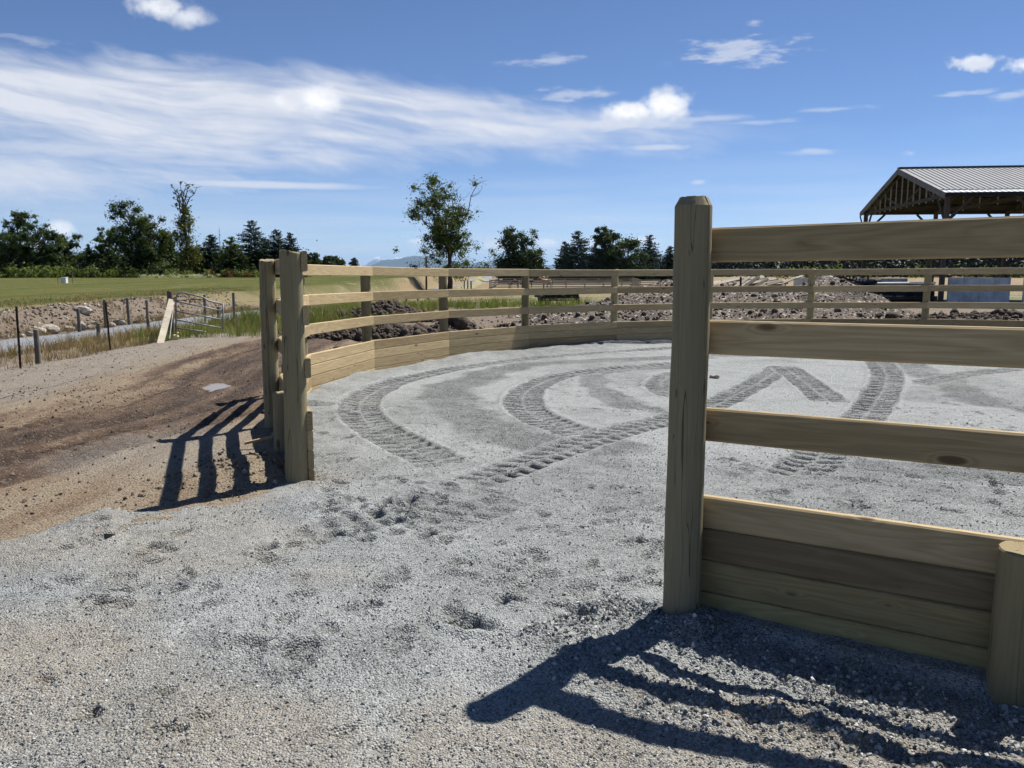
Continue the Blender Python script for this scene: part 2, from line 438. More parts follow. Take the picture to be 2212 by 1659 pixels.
wood('board_wood', (.265, .197, .10), (.50, .39, .225), (.085, .045, .022))
wood('post_wood', (.225, .192, .112), (.375, .325, .205), (.085, .055, .03), .35, .85, 2, True)
wood('old_wood', (.085, .075, .062), (.24, .215, .18), (.05, .04, .03), .8, .9, 2, True)
wood('grey_plank', (.22, .19, .145), (.46, .42, .34), (.09, .06, .04), .8, .85)
wood('barn_timber', (.055, .045, .036), (.13, .11, .088), (.06, .045, .03), .8, .85, 2)


def plain(name, col, rough=.6, metal=0.0, var=.25, scale=4.0, bs=0.0, col2=None):
    m, b, p, o = material(name)
    t = b.n('ShaderNodeTexCoord').outputs['Object']
    n = b.noise(t, scale, 5, .65)
    c = b.mix(b.rng(n, .3, .7), tuple(v * (1 - var) for v in col), col2 or tuple(min(1, v * (1 + var)) for v in col))
    b.nt.links.new(c, p.inputs['Base Color']); p.inputs['Roughness'].default_value = rough; p.inputs['Metallic'].default_value = metal
    if bs: bump(b, p, n, bs, .02)
    return m


plain('galvanised', (.24, .245, .25), .55, .35, .3, 9)
plain('rusty_steel', (.035, .026, .022), .85, .2, .5, 12, .3, (.09, .055, .035))
plain('dark_steel', (.02, .021, .024), .6, .4, .4, 6)
plain('rubber', (.018, .018, .019), .9, 0, .3, 6)
plain('white_paint', (.75, .75, .73), .5, 0, .1, 6)
plain('concrete', (.60, .59, .57), .9, 0, .25, 1.6, .2)
plain('roof_metal', (.135, .148, .165), .65, .05, .10, .6)
plain('roof_shade_sheet', (.03, .026, .022), .9, 0, .3, 2)  # dark tone that paints in the shade under the barn roof
plain('bright_strip', (.70, .72, .74), .35, .1, .05, 2)
plain('fascia', (.17, .165, .155), .7, 0, .15, 3)
plain('rock_pale', (.26, .225, .18), .9, 0, .35, 3, .5, (.44, .40, .34))
plain('bark', (.075, .06, .048), .95, 0, .35, 3, .5)
plain('bark_pale', (.17, .15, .125), .95, 0, .35, 3, .5)
plain('wire', (.14, .13, .12), .6, .6, .3, 9)
plain('yellow_plastic', (.55, .50, .25), .5, 0, .1, 6)
plain('red_paint', (.40, .05, .03), .5, 0, .2, 6)
plain('tan_wood', (.42, .23, .11), .8, 0, .25, 6)


def leafmat(name, a, bcol, trans=.35):
    m, b, p, o = material(name)
    P = pos(b); n = b.noise(P, .55, 3, .6); n2 = b.noise(P, 4.0, 2, .6); oi = b.n('ShaderNodeObjectInfo')
    c = b.mix(b.rng(b.m('ADD', b.m('MULTIPLY', n, .6), b.m('MULTIPLY', n2, .4)), .3, .7), a, bcol)
    v = b.m('ADD', .85, b.m('MULTIPLY', oi.outputs['Random'], .3)); c = b.mix(1.0, c, b.comb(v, v, v), 'MULTIPLY')
    b.nt.links.new(c, p.inputs['Base Color']); p.inputs['Roughness'].default_value = .55
    t = b.n('ShaderNodeBsdfTranslucent'); b.nt.links.new(b.mix(1.0, c, (1.25, 1.35, .6), 'MULTIPLY'), t.inputs[0])
    mx = b.n('ShaderNodeMixShader'); mx.inputs[0].default_value = trans; p.inputs['Specular IOR Level'].default_value = .12
    b.nt.links.new(p.outputs[0], mx.inputs[1]); b.nt.links.new(t.outputs[0], mx.inputs[2]); b.nt.links.new(mx.outputs[0], o.inputs[0])


leafmat('leaf_dark', (.022, .042, .016), (.06, .088, .03))
leafmat('leaf_mid', (.035, .062, .018), (.095, .125, .036))
leafmat('leaf_olive', (.065, .082, .018), (.15, .16, .042))
leafmat('leaf_fir', (.014, .032, .02), (.036, .062, .034), .15)
leafmat('leaf_shrub', (.06, .10, .025), (.19, .21, .065))
leafmat('leaf_russet', (.07, .04, .025), (.16, .09, .05))
leafmat('grass_green', (.075, .105, .03), (.20, .215, .085))
leafmat('grass_dry', (.15, .10, .058), (.36, .275, .165), .25)
leafmat('leaf_far', (.006, .013, .009), (.02, .032, .019), .05)
leafmat('flower_pale', (.35, .38, .25), (.60, .60, .48))

# ------------------------------------------------------------------ pen geometry
PC = np.array([6.335, 10.288])
angs = [209.4, 193.9, 178.6, 163.1, 147.7, 132.3, 116.9, 101.5, 86.2, 70.4]
rads = [8.935, 8.865, 8.90, 8.86, 8.84, 8.90, 8.90, 8.90, 8.90, 8.95]
n_more = 13
for k in range(1, n_more + 1):
    angs.append(70.4 - (70.4 + 129.16) * k / n_more); rads.append(8.92 + (8.74 - 8.92) * (k / n_more) ** 3)
JT = [PC + r_ * np.array([math.cos(R(a)), math.sin(R(a))]) for a, r_ in zip(angs, rads)]


def pen_z(x, y):                                         # level the fence follows
    return float(-.0128 * (y - 3.5) + .0052 * (x - .8)) - .002


def ring_r(x, y):
    return np.hypot(x - PC[0], y - PC[1])


# ------------------------------------------------------------------ gravel of the pen and its apron
TRK = [  # tyre tracks as photo pixels, half width in metres, lug depth
    ([(1500, 752), (1330, 763), (1150, 777), (1000, 798), (900, 818), (830, 840), (785, 866), (775, 892), (800, 925), (860, 960), (930, 995), (985, 1022)], .23, .030),
    ([(1500, 786), (1330, 800), (1210, 818), (1145, 842), (1128, 868), (1140, 893), (1180, 917), (1240, 940), (1310, 962)], .23, .034),
    ([(985, 1062), (1060, 1036), (1130, 1011), (1200, 986), (1280, 958), (1360, 935), (1440, 914), (1540, 880), (1610, 845), (1665, 812), (1690, 790)], .21, .040),
    ([(1688, 792), (1735, 827), (1800, 880)], .21, .034),
    ([(1880, 772), (1908, 800), (1914, 826), (1900, 858), (1870, 900), (1820, 945), (1760, 998), (1690, 1056)], .22, .036),
    ([(1520, 800), (1450, 815), (1425, 836), (1450, 856), (1520, 870)], .22, .028),
    ([(1000, 1075), (900, 1108), (800, 1135), (700, 1160), (560, 1200)], .2, .022),
    ([(1150, 1075), (1040, 1110), (930, 1150), (820, 1190)], .2, .016),
    ([(2212, 800), (2080, 815), (1980, 835), (1950, 830)], .2, .015),
]
BANDS = [
    ([(1500, 775), (1160, 790), (1010, 828), (965, 852), (1010, 900), (1086, 950), (1190, 968), (1290, 975)], .36),
    ([(1500, 792), (1310, 806), (1285, 830), (1320, 868), (1424, 894), (1500, 905)], .22),
    ([(1960, 790), (2040, 830), (2120, 870), (2230, 890)], .3),
    ([(1560, 770), (1800, 772), (2000, 776), (2230, 790)], .35),
    ([(1800, 1000), (1950, 1020), (2100, 1030), (2230, 1040)], .3),
]


def poly(pts):
    w = np.array([gp(x, y) for x, y in pts])
    # Catmull-Rom resample
    P_ = np.vstack([2 * w[0] - w[1], w, 2 * w[-1] - w[-2]]); out = []
    for i in range(1, len(P_) - 2):
        for t in np.linspace(0, 1, 9)[:-1]:
            a, b_, c_, d_ = P_[i - 1:i + 3]
            out.append(.5 * ((2 * b_) + (c_ - a) * t + (2 * a - 5 * b_ + 4 * c_ - d_) * t * t + (3 * b_ - a - 3 * c_ + d_) * t ** 3))
    out.append(w[-1]); return np.array(out)


TRKW = [(poly(a), hw, dp) for a, hw, dp in TRK]
BANDW = [(poly(a), hw) for a, hw in BANDS]


def line_st(pl, x, y, reach):
    """signed lateral distance and arc length to a polyline for points near it"""
    D = np.full(x.shape, 9.0, np.float32); S = np.zeros(x.shape, np.float32); T = np.zeros(x.shape, np.float32); s0 = 0.0
    lo = pl.min(0) - reach; hi = pl.max(0) + reach
    idx = np.nonzero((x > lo[0]) & (x < hi[0]) & (y > lo[1]) & (y < hi[1]))
    xs = x[idx]; ys = y[idx]; d_ = np.full(xs.shape, 9.0); s_ = np.zeros(xs.shape); t_ = np.zeros(xs.shape)
    for i in range(len(pl) - 1):
        e = pl[i + 1] - pl[i]; L = np.hypot(*e)
        if L < 1e-6: continue
        e = e / L; rx = xs - pl[i][0]; ry = ys - pl[i][1]
        q = np.clip(rx * e[0] + ry * e[1], 0, L)
        px = rx - q * e[0]; py = ry - q * e[1]; dd = np.hypot(px, py)
        better = dd < d_
        d_[better] = dd[better]; s_[better] = (s0 + q)[better]; t_[better] = (np.sign(e[0] * py - e[1] * px) * dd)[better]
        s0 += L
    D[idx] = d_; S[idx] = s_; T[idx] = t_
    return D, S, T, s0


APRON = np.array([gp(x, y) for x, y in [(-700, 1260), (-300, 1200), (0, 1166), (100, 1150), (175, 1122), (230, 1102), (330, 1104), (520, 1078), (620, 1046), (655, 1030)]])
APRON = np.vstack([[-9, 3.6], APRON, [-1.38, 5.95], [-1.2, 6.1]])


def gravel_mask(x, y):
    """positive on gravel, about metres from its edge"""
    r_ = ring_r(x, y)
    inside = 8.93 - r_
    ang = np.degrees(np.arctan2(y - PC[1], x - PC[0])) % 360
    fy = np.interp(x, APRON[:, 0], APRON[:, 1])
    ap = (fy - y) * .8
    ap = np.where((x > -1.25) & (y < 6.2), np.minimum(3.0, 6.3 - y), ap)
    ap = np.where((ang > 150) & (ang < 206) & (r_ > 8.9), np.minimum(ap, -.2), ap)
    return np.maximum(inside, ap)


PITS = []
rp = np.random.default_rng(11)
for (x0, x1, y0, y1, n, sz) in [(840, 1040, 880, 1010, 60, .6), (1170, 1420, 800, 900, 34, .7), (680, 1000, 1040, 1180, 46, 1.2), (100, 420, 1110, 1330, 22, 1.1),
                               (420, 1000, 1180, 1420, 22, 1.1), (1000, 1430, 1060, 1250, 30, 1.0), (1560, 2200, 1000, 1130, 34, 1.1), (1900, 2212, 860, 960, 40, .7),
                               (670, 760, 890, 1010, 10, 1.2), (1100, 1450, 735, 760, 14, 1.2), (60, 900, 1450, 1640, 10, .8), (1080, 1430, 1250, 1330, 12, 1.0), (1540, 1900, 800, 880, 20, .6)]:
    for _ in range(n):
        q = gp(rp.uniform(x0, x1), rp.uniform(y0, y1)); PITS.append((q[0], q[1], rp.uniform(0, 3.14), sz * rp.uniform(.03, .055), sz * rp.uniform(.045, .10), sz * rp.uniform(.018, .042)))
for x, y, s_ in [(645, 1435, 1.5), (655, 1410, 1.0), (1000, 1360, 1.4), (975, 1340, 1.2), (1040, 1370, 1.2), (215, 1172, 1.2), (340, 1190, 1.2), (575, 1200, 1.0), (1250, 1335, 1.0), (635, 1187, 1.1)]:
    q = gp(x, y); PITS.append((q[0], q[1], rp.uniform(0, 3), .055 * s_, .08 * s_, .055))


TANS = [(*gp(px, py), rr, k) for px, py, rr, k in [(60, 1430, .42, .9), (-60, 1500, .5, .8), (190, 1350, .3, .5), (480, 1600, .4, .8), (650, 1640, .3, .6), (1150, 1600, .4, .8), (1330, 1640, .4, .8), (1640, 1545, .22, 1.2), (1720, 1560, .3, 1.0), (1480, 1500, .3, .6), (1950, 1610, .35, .9), (30, 1200, .4, .6), (700, 1250, .25, .4)]]


def gravel_height(x, y):
    z = yard(x, y)
    r_ = ring_r(x, y); ang = np.degrees(np.arctan2(y - PC[1], x - PC[0])) % 360
    m_ = gravel_mask(x, y)
    inpen = sstep(9.0, 8.6, r_)
    # looseness: churned near the opening, smooth further in, loose in the worked bands
    near = sstep(7.4, 6.2, y + .25 * x + .5 * fbm(x * .9, y * .9, 41, 2)) * .62
    lo = .05 + .45 * sstep(-.05, .5, fbm(x * .6, y * .6, 9, 4)) * inpen
    lo = np.maximum(lo, near * (0.8 + .9 * fbm(x * 1.1, y * 1.1, 5, 4, .6)))
    lo = np.maximum(lo, sstep(8.0, 8.6, r_) * .5 * inpen)
    for pl, hw in BANDW:
        D, S, T, L = line_st(pl, x, y, hw * 2)
        w = sstep(hw * 1.3, hw * .6, D + .16 * fbm(x * 2.5, y * 2.5, 3, 3)); lo = np.maximum(lo, w * (.92 + .25 * fbm(x * 1.7, y * 1.7, 145, 3)))
    z = z + .014 * fbm(x * .9, y * .9, 1, 3)
    tz = np.zeros_like(z)
    for pl, hw, dp in TRKW:
        D, S, T, L = line_st(pl, x, y, hw * 1.8)
        w = sstep(hw * 1.06, hw * .90, D + .05 * fbm(x * 4.5, y * 4.5, 141, 3)) * (.6 + .4 * sstep(-.5, .0, fbm(x * 1.3, y * 1.3, 143, 2)))
        fadee = sstep(0, .6, S) * sstep(L, L - .8, S) if L > 1 else 1
        u = T / hw
        col = np.where(u > 0, .5, 0.0)
        ph = S / .17 + col + .35 * np.abs(u)
        fr = ph - np.floor(ph)
        lug = sstep(.0, .10, fr) * sstep(.58, .40, fr) * sstep(.06, .16, np.abs(u)) * sstep(.98, .88, np.abs(u))
        brk = .55 + .6 * vn(x * 7, y * 7, 77)
        rim = np.exp(-((D - hw * 1.12) / (hw * .16)) ** 2)
        tz = tz * (1 - w * fadee) + (-dp * .25 - 1.9 * dp * lug * brk) * w * fadee + .012 * rim * fadee * (1 - w)
        lo = np.where(w * fadee > .3, np.maximum(.72 + .3 * (lug - .4), lo * .6), lo * (1 - .5 * rim * fadee))
    z = z + tz
    # churn and chips
    rough = .35 + lo
    z = z + .012 * rough * fbm(x * 6.5, y * 6.5, 21, 3) + .0055 * rough * fbm(x * 28, y * 28, 31, 2)
    # pits of hooves and boots
    for (px, py, a, ra, rb, dp) in PITS:
        k = np.nonzero((np.abs(x - px) < .3) & (np.abs(y - py) < .3))
        if len(k[0]) == 0: continue
        ux = (x[k] - px) * math.cos(a) + (y[k] - py) * math.sin(a); uy = -(x[k] - px) * math.sin(a) + (y[k] - py) * math.cos(a)
        e = np.sqrt((ux / ra) ** 2 + (uy / rb) ** 2) + .55 * fbm(x[k] * 17, y[k] * 17, 8, 3)
        dp = dp * .62
        z[k] += -dp * sstep(1.0, .45, e) + dp * .4 * np.exp(-((e - 1.3) / .3) ** 2)
        lo[k] = np.maximum(lo[k], .75 * sstep(1.2, .7, e))
    # gravel banked against the inside of the boards
    bank = sstep(.75, .05, 8.86 - r_) * (r_ < 8.95) * (((ang > 20) & (ang < 186)) | (ang > 330))
    z = z + bank * (.062 + .06 * fbm(ang * .16, r_ * .3, 55, 2))
    # heap along the outside of the near boards, ground a little lower beyond
    out = sstep(8.78, 8.9, r_) * ((ang > 229.2) & (ang < 300))
    dd = r_ - 8.88 + .10 * fbm(x * 3.2, y * 3.2, 61, 3)
    a2 = sstep(229.0, 231.5, ang)
    z = z - .085 * sstep(.0, .09, r_ - 8.8) * sstep(228.0, 233.0, ang) + .115 * np.clip((r_ - 8.95) / .95, 0, 1) * np.clip((ang - 229.3) / 7.0, 0, 1) * (ang < 310)
    z = z + out * a2 * ((.085 - .055 * sstep(231.5, 236.0, ang)) * sstep(.36, .05, dd) * (1 + .6 * fbm(x * 5, y * 5, 62, 3)))
    pz = np.hypot(x - .70, y - 3.26); z = z + .012 * sstep(.42, .12, pz + .1 * fbm(x * 6, y * 6, 63, 2))
    ridge = np.exp(-((dd - .62) / .17) ** 2) * sstep(226, 231, ang) * (ang < 262) * (r_ > 8.9)
    z = z + .05 * ridge * (1 + fbm(x * 3.5, y * 3.5, 64, 3))
    coarse = (np.clip(out * sstep(.6, .1, dd), 0, 1) + ridge).clip(0, 1)
    z = z + coarse * (.022 * fbm(x * 17, y * 17, 65, 2) + .012 * fbm(x * 38, y * 38, 66, 2))
    lo = np.maximum(lo, coarse * .75)
    # edge sinks under the dirt
    me_ = m_ + .16 * fbm(x * 1.9, y * 1.9, 71, 3) + .08 * fbm(x * 11, y * 11, 72, 2)
    z = z + .03 - .11 * sstep(.10, -.22, me_)
    tn = sstep(.30, .62, fbm(x * .7 + 3.1, y * .7, 91, 3) + .35 * sstep(3.4, 2.2, y)) * .6
    for px, py, rr, k in TANS:
        tn = np.maximum(tn, k * sstep(1.2, .3, np.hypot((x - px) / 1.5, y - py) / rr + .6 * fbm(x * 2.5, y * 2.5, 93, 3)))
    tn = np.maximum(tn, sstep(.12, -.05, me_) * .6) * (1 - .75 * inpen)
    return z, np.clip(lo, 0, 1), tn, me_


def grid(xs, ys, hfun, keep):
    X, Y = np.meshgrid(xs, ys); Z, A_, B_, M_ = hfun(X, Y)
    nx = len(xs); ny = len(ys)
    i = np.arange(ny - 1)[:, None] * nx + np.arange(nx - 1)[None, :]
    fc = np.stack([i, i + 1, i + nx + 1, i + nx], -1).reshape(-1, 4)
    kp = keep(X, Y, M_).ravel(); fk = kp[fc].any(1); fc = fc[fk]
    used = np.unique(fc); remap = np.full(nx * ny, -1); remap[used] = np.arange(len(used))
    V = np.stack([X, Y, Z], -1).reshape(-1, 3)[used]
    return V, remap[fc], A_.ravel()[used], B_.ravel()[used]


def sheets(name, parts, mat):
    vs = []; fs = []; a1 = []; a2 = []; n = 0
    for V, f, A_, B_ in parts:
        vs.append(V); fs.append(f + n); a1.append(A_); a2.append(B_); n += len(V)
    me = mesh_from(name, np.vstack(vs), np.vstack(fs), mat, True)
    for nm, d in (('loose', a1), ('tan', a2)):
        at_ = me.attributes.new(nm, 'FLOAT', 'POINT'); at_.data.foreach_set('value', np.concatenate(d).astype(np.float32))
    return link(name, me)


ar = np.arange
keepg = lambda X, Y, M_: (M_ > -.35)
g1 = grid(ar(-4.4, 3.6, .0135), ar(1.25, 6.6, .0135), gravel_height, lambda X, Y, M_: (M_ > -.35) & (np.abs(X) < .75 * Y + .6))
g2 = grid(ar(-4.0, 8.0, .017), ar(6.58, 13.6, .017), gravel_height, lambda X, Y, M_: (M_ > -.2) & (X < .62 * Y + .8))
g2b = grid(ar(-3.6, 13.0, .032), ar(13.58, 19.4, .032), gravel_height, lambda X, Y, M_: (M_ > -.2) & (X < .7 * Y + 1.2))
g2c = grid(ar(4.5, 12.0, .05), ar(6.58, 13.6, .05), gravel_height, lambda X, Y, M_: (M_ > -.2) & ((X > 7.95) | (X > .62 * Y + .75)) & (X < .7 * Y + 1.2))
g3 = grid(ar(3.58, 15.6, .06), ar(.2, 6.62, .06), gravel_height, keepg)
g5 = grid(ar(-9.0, 15.4, .12), ar(-4.0, 6.6, .12), gravel_height, lambda X, Y, M_: (M_ > -.35) & ((np.abs(X) > .75 * Y + .5) | (Y < 1.3)) & ((X < 3.62) | (Y < .3)))
g6 = grid(ar(4.0, 15.5, .1), ar(6.58, 19.4, .1), gravel_height, lambda X, Y, M_: (M_ > -.35) & (X > .7 * Y + 1.15))
gravel = tag(sheets('gravel', [g1, g2, g2b, g2c, g3, g5, g6], MATS['gravel']), 'grey crushed gravel of the pen floor and entrance, with tyre tracks', None, None, 'structure')


PUD = gp(455, 828)


def road_height(x, y):
    z = yard(x, y); m_ = gravel_mask(x, y)
    lx = x - .95 * np.exp(-((y - 10.2) / 3.2) ** 2) + .3 * fbm(x * .15, y * .15, 5, 2)
    rut = fbm(lx * 2.1, y * .10, 101, 4, .6)
    wet = sstep(.8, -.1, np.abs(lx + 4.9) / 1.7 - .35) * .62 + .35 * rut
    for cx_, ww_, aa_ in ((-6.1, .16, .3), (-5.5, .12, .35), (-4.95, .2, .45), (-4.3, .14, .4), (-3.75, .12, .3)):
        gv_ = np.exp(-((lx - cx_ + .1 * fbm(y * .4, x * .1, 120, 2)) / ww_) ** 2) * (.4 + .9 * vn(x * .8, y * .3, 121)); wet = wet + aa_ * gv_; z = z - .03 * gv_
    wet = wet * sstep(3.2, 5.0, y + .4 * x + 2.0) - .25 * sstep(-5.6, -7.0, lx)
    z = z + .075 * rut * sstep(.9, .2, np.abs(lx + 4.9) / 3.2) + .022 * fbm(x * 3.2, y * 1.6, 103, 3)
    z = z + (.008 + .016 * np.clip(wet, 0, 1)) * (fbm(x * 7.3 + 2 * fbm(x * 2, y * 2, 117, 2), y * 6.1, 105, 4, .65))
    z = z - .05 * sstep(1.0, .2, np.hypot((x - PUD[0]) / .75, (y - PUD[1]) / .45) + .4 * fbm(x * 2.2, y * 2.2, 119, 3))
    # tractor tread marks
    for cx_ in (-4.25, -5.75):
        d = np.abs(lx - cx_); ph = y / .2 + d * 3; fr = ph - np.floor(ph)
        z = z - .022 * sstep(.24, .2, d) * sstep(.0, .2, fr) * sstep(.65, .45, fr) * vn(x * 1.4, y * .7, 107)
    # spoil thrown up beside the end posts
    d = np.hypot((x + 1.95) / 1.0, (y - 6.1) / 1.3); z = z + .05 * sstep(.75, .1, d) * (1 + .8 * fbm(x * 6, y * 6, 108, 3)) * sstep(8.98, 9.12, ring_r(x, y)) - .05 * sstep(9.0, 8.9, ring_r(x, y))
    tn = sstep(.35, -.05, .25 - m_ * -.6 + .3 * fbm(x * 2, y * 2, 110, 3) - .35) * 0
    tn = np.maximum(tn, .75 * sstep(-.9, -.1, m_ + .5 * fbm(x * 1.6, y * 1.6, 111, 3)) * sstep(8.6, 7.4, np.hypot(x + 2, y - 14)) * 0 + .5 * sstep(1.0, .2, np.hypot((x + 3.0) / 1.1, (y - 7.2) / 1.4) + .4 * fbm(x * 2, y * 2, 112, 3)))
    tn = np.maximum(tn, .45 * sstep(-6.3, -7.2, lx + .4 * fbm(x, y, 113, 2)))
    edge = sstep(-8.2, -9.3, x + .5 * fbm(y * .5, x * .2, 114, 3)) + sstep(22.5, 25.5, y + .8 * fbm(x * .5, y * .2, 115, 2))
    z = z + .012 - .12 * np.clip(edge, 0, 1)
    return z, np.clip(wet, 0, 1), tn, m_


rk = lambda X, Y, M_: (M_ < .45) & (ring_r(X, Y) > 8.75)
r1 = grid(ar(-6.4, -.6, .03), ar(3.5, 14.0, .03), road_height, lambda X, Y, M_: rk(X, Y, M_) & (Y < 13.98))
r2 = grid(ar(-10.2, .8, .05), ar(13.96, 26, .05), road_height, rk)
r3 = grid(ar(-10.2, -6.38, .06), ar(2.0, 14.0, .06), road_height, rk)
r4 = grid(ar(-6.42, -3.0, .1), ar(2.0, 3.55, .1), road_height, rk)
road = tag(sheets('dirt_road', [r1, r2, r3, r4], MATS['dirt_road']), 'brown dirt farm road with wet ruts beside the pen', None, None, 'structure')

# wide ground sheet
def spaced(segs):
    o = []
    for a, b_, s_ in segs: o += list(np.arange(a, b_, s_))
    return o
far = [160, 180, 205, 235, 270, 320, 400, 520, 700, 1000, 1500, 2500, 4000, 7000, 12000, 20000, 33000, 55000]
xs = np.array([-v for v in far[::-1]] + spaced([(-150, -40, 5), (-40, -22, 1), (-22, -6, .25), (-6, 40, .5), (40, 150, 4)]) + far)
ys = np.array([-v for v in far[::-1]] + spaced([(-150, -10, 6), (-10, 0, 1), (0, 60, .4), (60, 150, 1.5)]) + far)


def ground_h(x, y):
    z = terrain(x, y)
    nearf = sstep(170, 60, np.hypot(x, y))
    z = z + .05 * nearf * fbm(x * 1.1, y * 1.1, 201, 3) * sstep(5, 14, np.abs(y - 6) + np.abs(x - 4) * .3)
    bk = sstep(1.6, 2.2, lane_x(y) - x) * sstep(4.2, 3.2, lane_x(y) - x)
    z = z + .12 * bk * fbm(x * 1.3, y * .8, 202, 3) * nearf
    sink = np.maximum(sstep(.0, .5, gravel_mask(x, y)) * (y < 20) * (y > -4) * (x > -9), sstep(-9.6, -9.0, x) * sstep(25.2, 24.4, y) * sstep(1.9, 2.6, y) * (ring_r(x, y) > 8.6) * sstep(.6, 0.0, x))
    z = z - .2 * sink
    z = z - 1.2 * sstep(20000, 55000, np.hypot(x, y))
    return z, np.zeros_like(z), np.zeros_like(z), z


gv = grid(xs, ys, ground_h, lambda X, Y, M_: np.ones_like(X, bool))
ground = tag(sheets('ground', [gv], MATS['ground_soil']), 'bare soil and dry pasture around the farmyard', None, None, 'structure')


def bound(y): return np.interp(y, [0, 36, 52, 100, 118, 170], [-15.9, -15.9, -14.1, -14.0, -15.4, -15.6]) + (lane_x(y) + 12.3)


def field_h(x, y):
    z, a, b_, c_ = ground_h(x, y)
    e = bound(y) - x + .5 * fbm(x * .6, y * .4, 211, 3)
    z = z + .02 - .09 * sstep(.2, -.4, e) + .02 * fbm(x * 2.4, y * 2.4, 212, 2)
    return z, a, np.clip(e / 2.2, 0, 1), e


fx = np.array(spaced([(-420, -150, 10), (-150, -40, 3), (-40, -22, .8), (-22, -12, .2)]) + [-12, -11.6])
fy = np.array(spaced([(-60, 5, 4), (5, 60, .4), (60, 125, 1.2), (125, 180, 4)]) + [180])
V, f_, A_, B_ = grid(fx, fy, field_h, lambda X, Y, M_: M_ > -.6)
me = mesh_from('field', V, f_, MATS['field_grass'], True)
at_ = me.attributes.new('edge', 'FLOAT', 'POINT'); at_.data.foreach_set('value', B_.astype(np.float32))
tag(link('field', me), 'green mown pasture field left of the lane', None, None, 'structure')

# gravel lane beyond the wire fence
ly = np.array(spaced([(-30, 5, 2), (5, 60, .5), (60, 320, 2.5)])); cross = np.linspace(-1, 1, 15)
X = lane_x(ly)[:, None] + cross[None] * (1.42 + .02 * np.maximum(0, ly[:, None] - 150)); Y = np.repeat(ly[:, None], 15, 1)
Z = ground_h(X, Y)[0] + .05 * (1 - np.abs(cross[None]) ** 3) - .02 + .02 * fbm(X * 2, Y * 2, 221, 2) * (np.hypot(X, Y) < 90)
i = np.arange(len(ly) - 1)[:, None] * 15 + np.arange(14)[None]
tag(link('gravel_lane', mesh_from('gravel_lane', np.stack([X, Y, Z], -1).reshape(-1, 3), np.stack([i, i + 1, i + 16, i + 15], -1).reshape(-1, 4), MATS['lane_gravel'], True)),
    'grey gravel lane running along the foot of the bank', None, None, 'structure')

# puddle on the road
pm = material('puddle_water'); pm[2].inputs['Base Color'].default_value = (.20, .17, .145, 1); pm[2].inputs['Roughness'].default_value = .25; pm[2].inputs['Specular IOR Level'].default_value = .6
pu = PUD; vs = []
for k in range(36):
    a = 2 * math.pi * k / 36; rr = 1 + .3 * math.sin(3 * a + 1) + .18 * math.sin(7 * a)
    vs.append((pu[0] + 1.0 * rr * math.cos(a), pu[1] + .60 * rr * math.sin(a), 0))
hz = gz(*pu) - .058
tag(link('puddle', mesh_from('puddle', [(x, y, hz) for x, y, _ in vs], [list(range(36))], MATS['puddle_water'])), 'shallow muddy puddle on the dirt road', None, None, 'structure')

# ------------------------------------------------------------------ round pen fence
BH, BT = .141, .042
pen = thing('round_pen_fence', 'new timber board fence of the round riding pen, open at the entrance', 'fence', (JT[0][0], JT[0][1], pen_z(*JT[0])))
pen_inv = Matrix.Translation(-Vector(pen.location))


def board_mesh(L, name='board'):
    mb = MB(); nseg = 6
    xs_ = np.linspace(-L / 2, L / 2, nseg + 1)
    c_ = .0075; prof = [(-BT / 2 + c_, -BH / 2), (BT / 2 - c_, -BH / 2), (BT / 2, -BH / 2 + c_), (BT / 2, BH / 2 - c_), (BT / 2 - c_, BH / 2), (-BT / 2 + c_, BH / 2), (-BT / 2, BH / 2 - c_), (-BT / 2, -BH / 2 + c_)]
    for x_ in xs_:
        for (a, b_) in prof: mb.v.append((x_, a, b_))
    for s_ in range(nseg):
        for k in range(8):
            mb.f.append([s_ * 8 + k, s_ * 8 + (k + 1) % 8, s_ * 8 + 8 + (k + 1) % 8, s_ * 8 + 8 + k])
    mb.f.append(list(range(8))[::-1]); mb.f.append([nseg * 8 + k for k in range(8)])
    me_ = mesh_from(name, mb.v, mb.f, MATS['board_wood'])
    return me_


bm_cache = {}
def board(name, a, b_, za, zb, parent=pen, tint=None, mat=None):
    """board whose inner face runs a -> b (pen centre on its right-hand side)"""
    a = np.array(a); b_ = np.array(b_); e = b_ - a; L = float(np.hypot(*e)); Lk = round(L, 3)
    if Lk not in bm_cache: bm_cache[Lk] = board_mesh(Lk)
    nrm = (a + b_) / 2 - PC; nrm = nrm / np.hypot(*nrm)
    mid = (a + b_) / 2 + nrm * BT / 2
    o = link(name, bm_cache[Lk], parent, (mid[0] - parent.location.x, mid[1] - parent.location.y, (za + zb) / 2 - parent.location.z))
    o.rotation_euler = (0, -math.atan2(zb - za, L), math.atan2(e[1], e[0]))
    if tint: o.color = (*tint, 1)
    return o


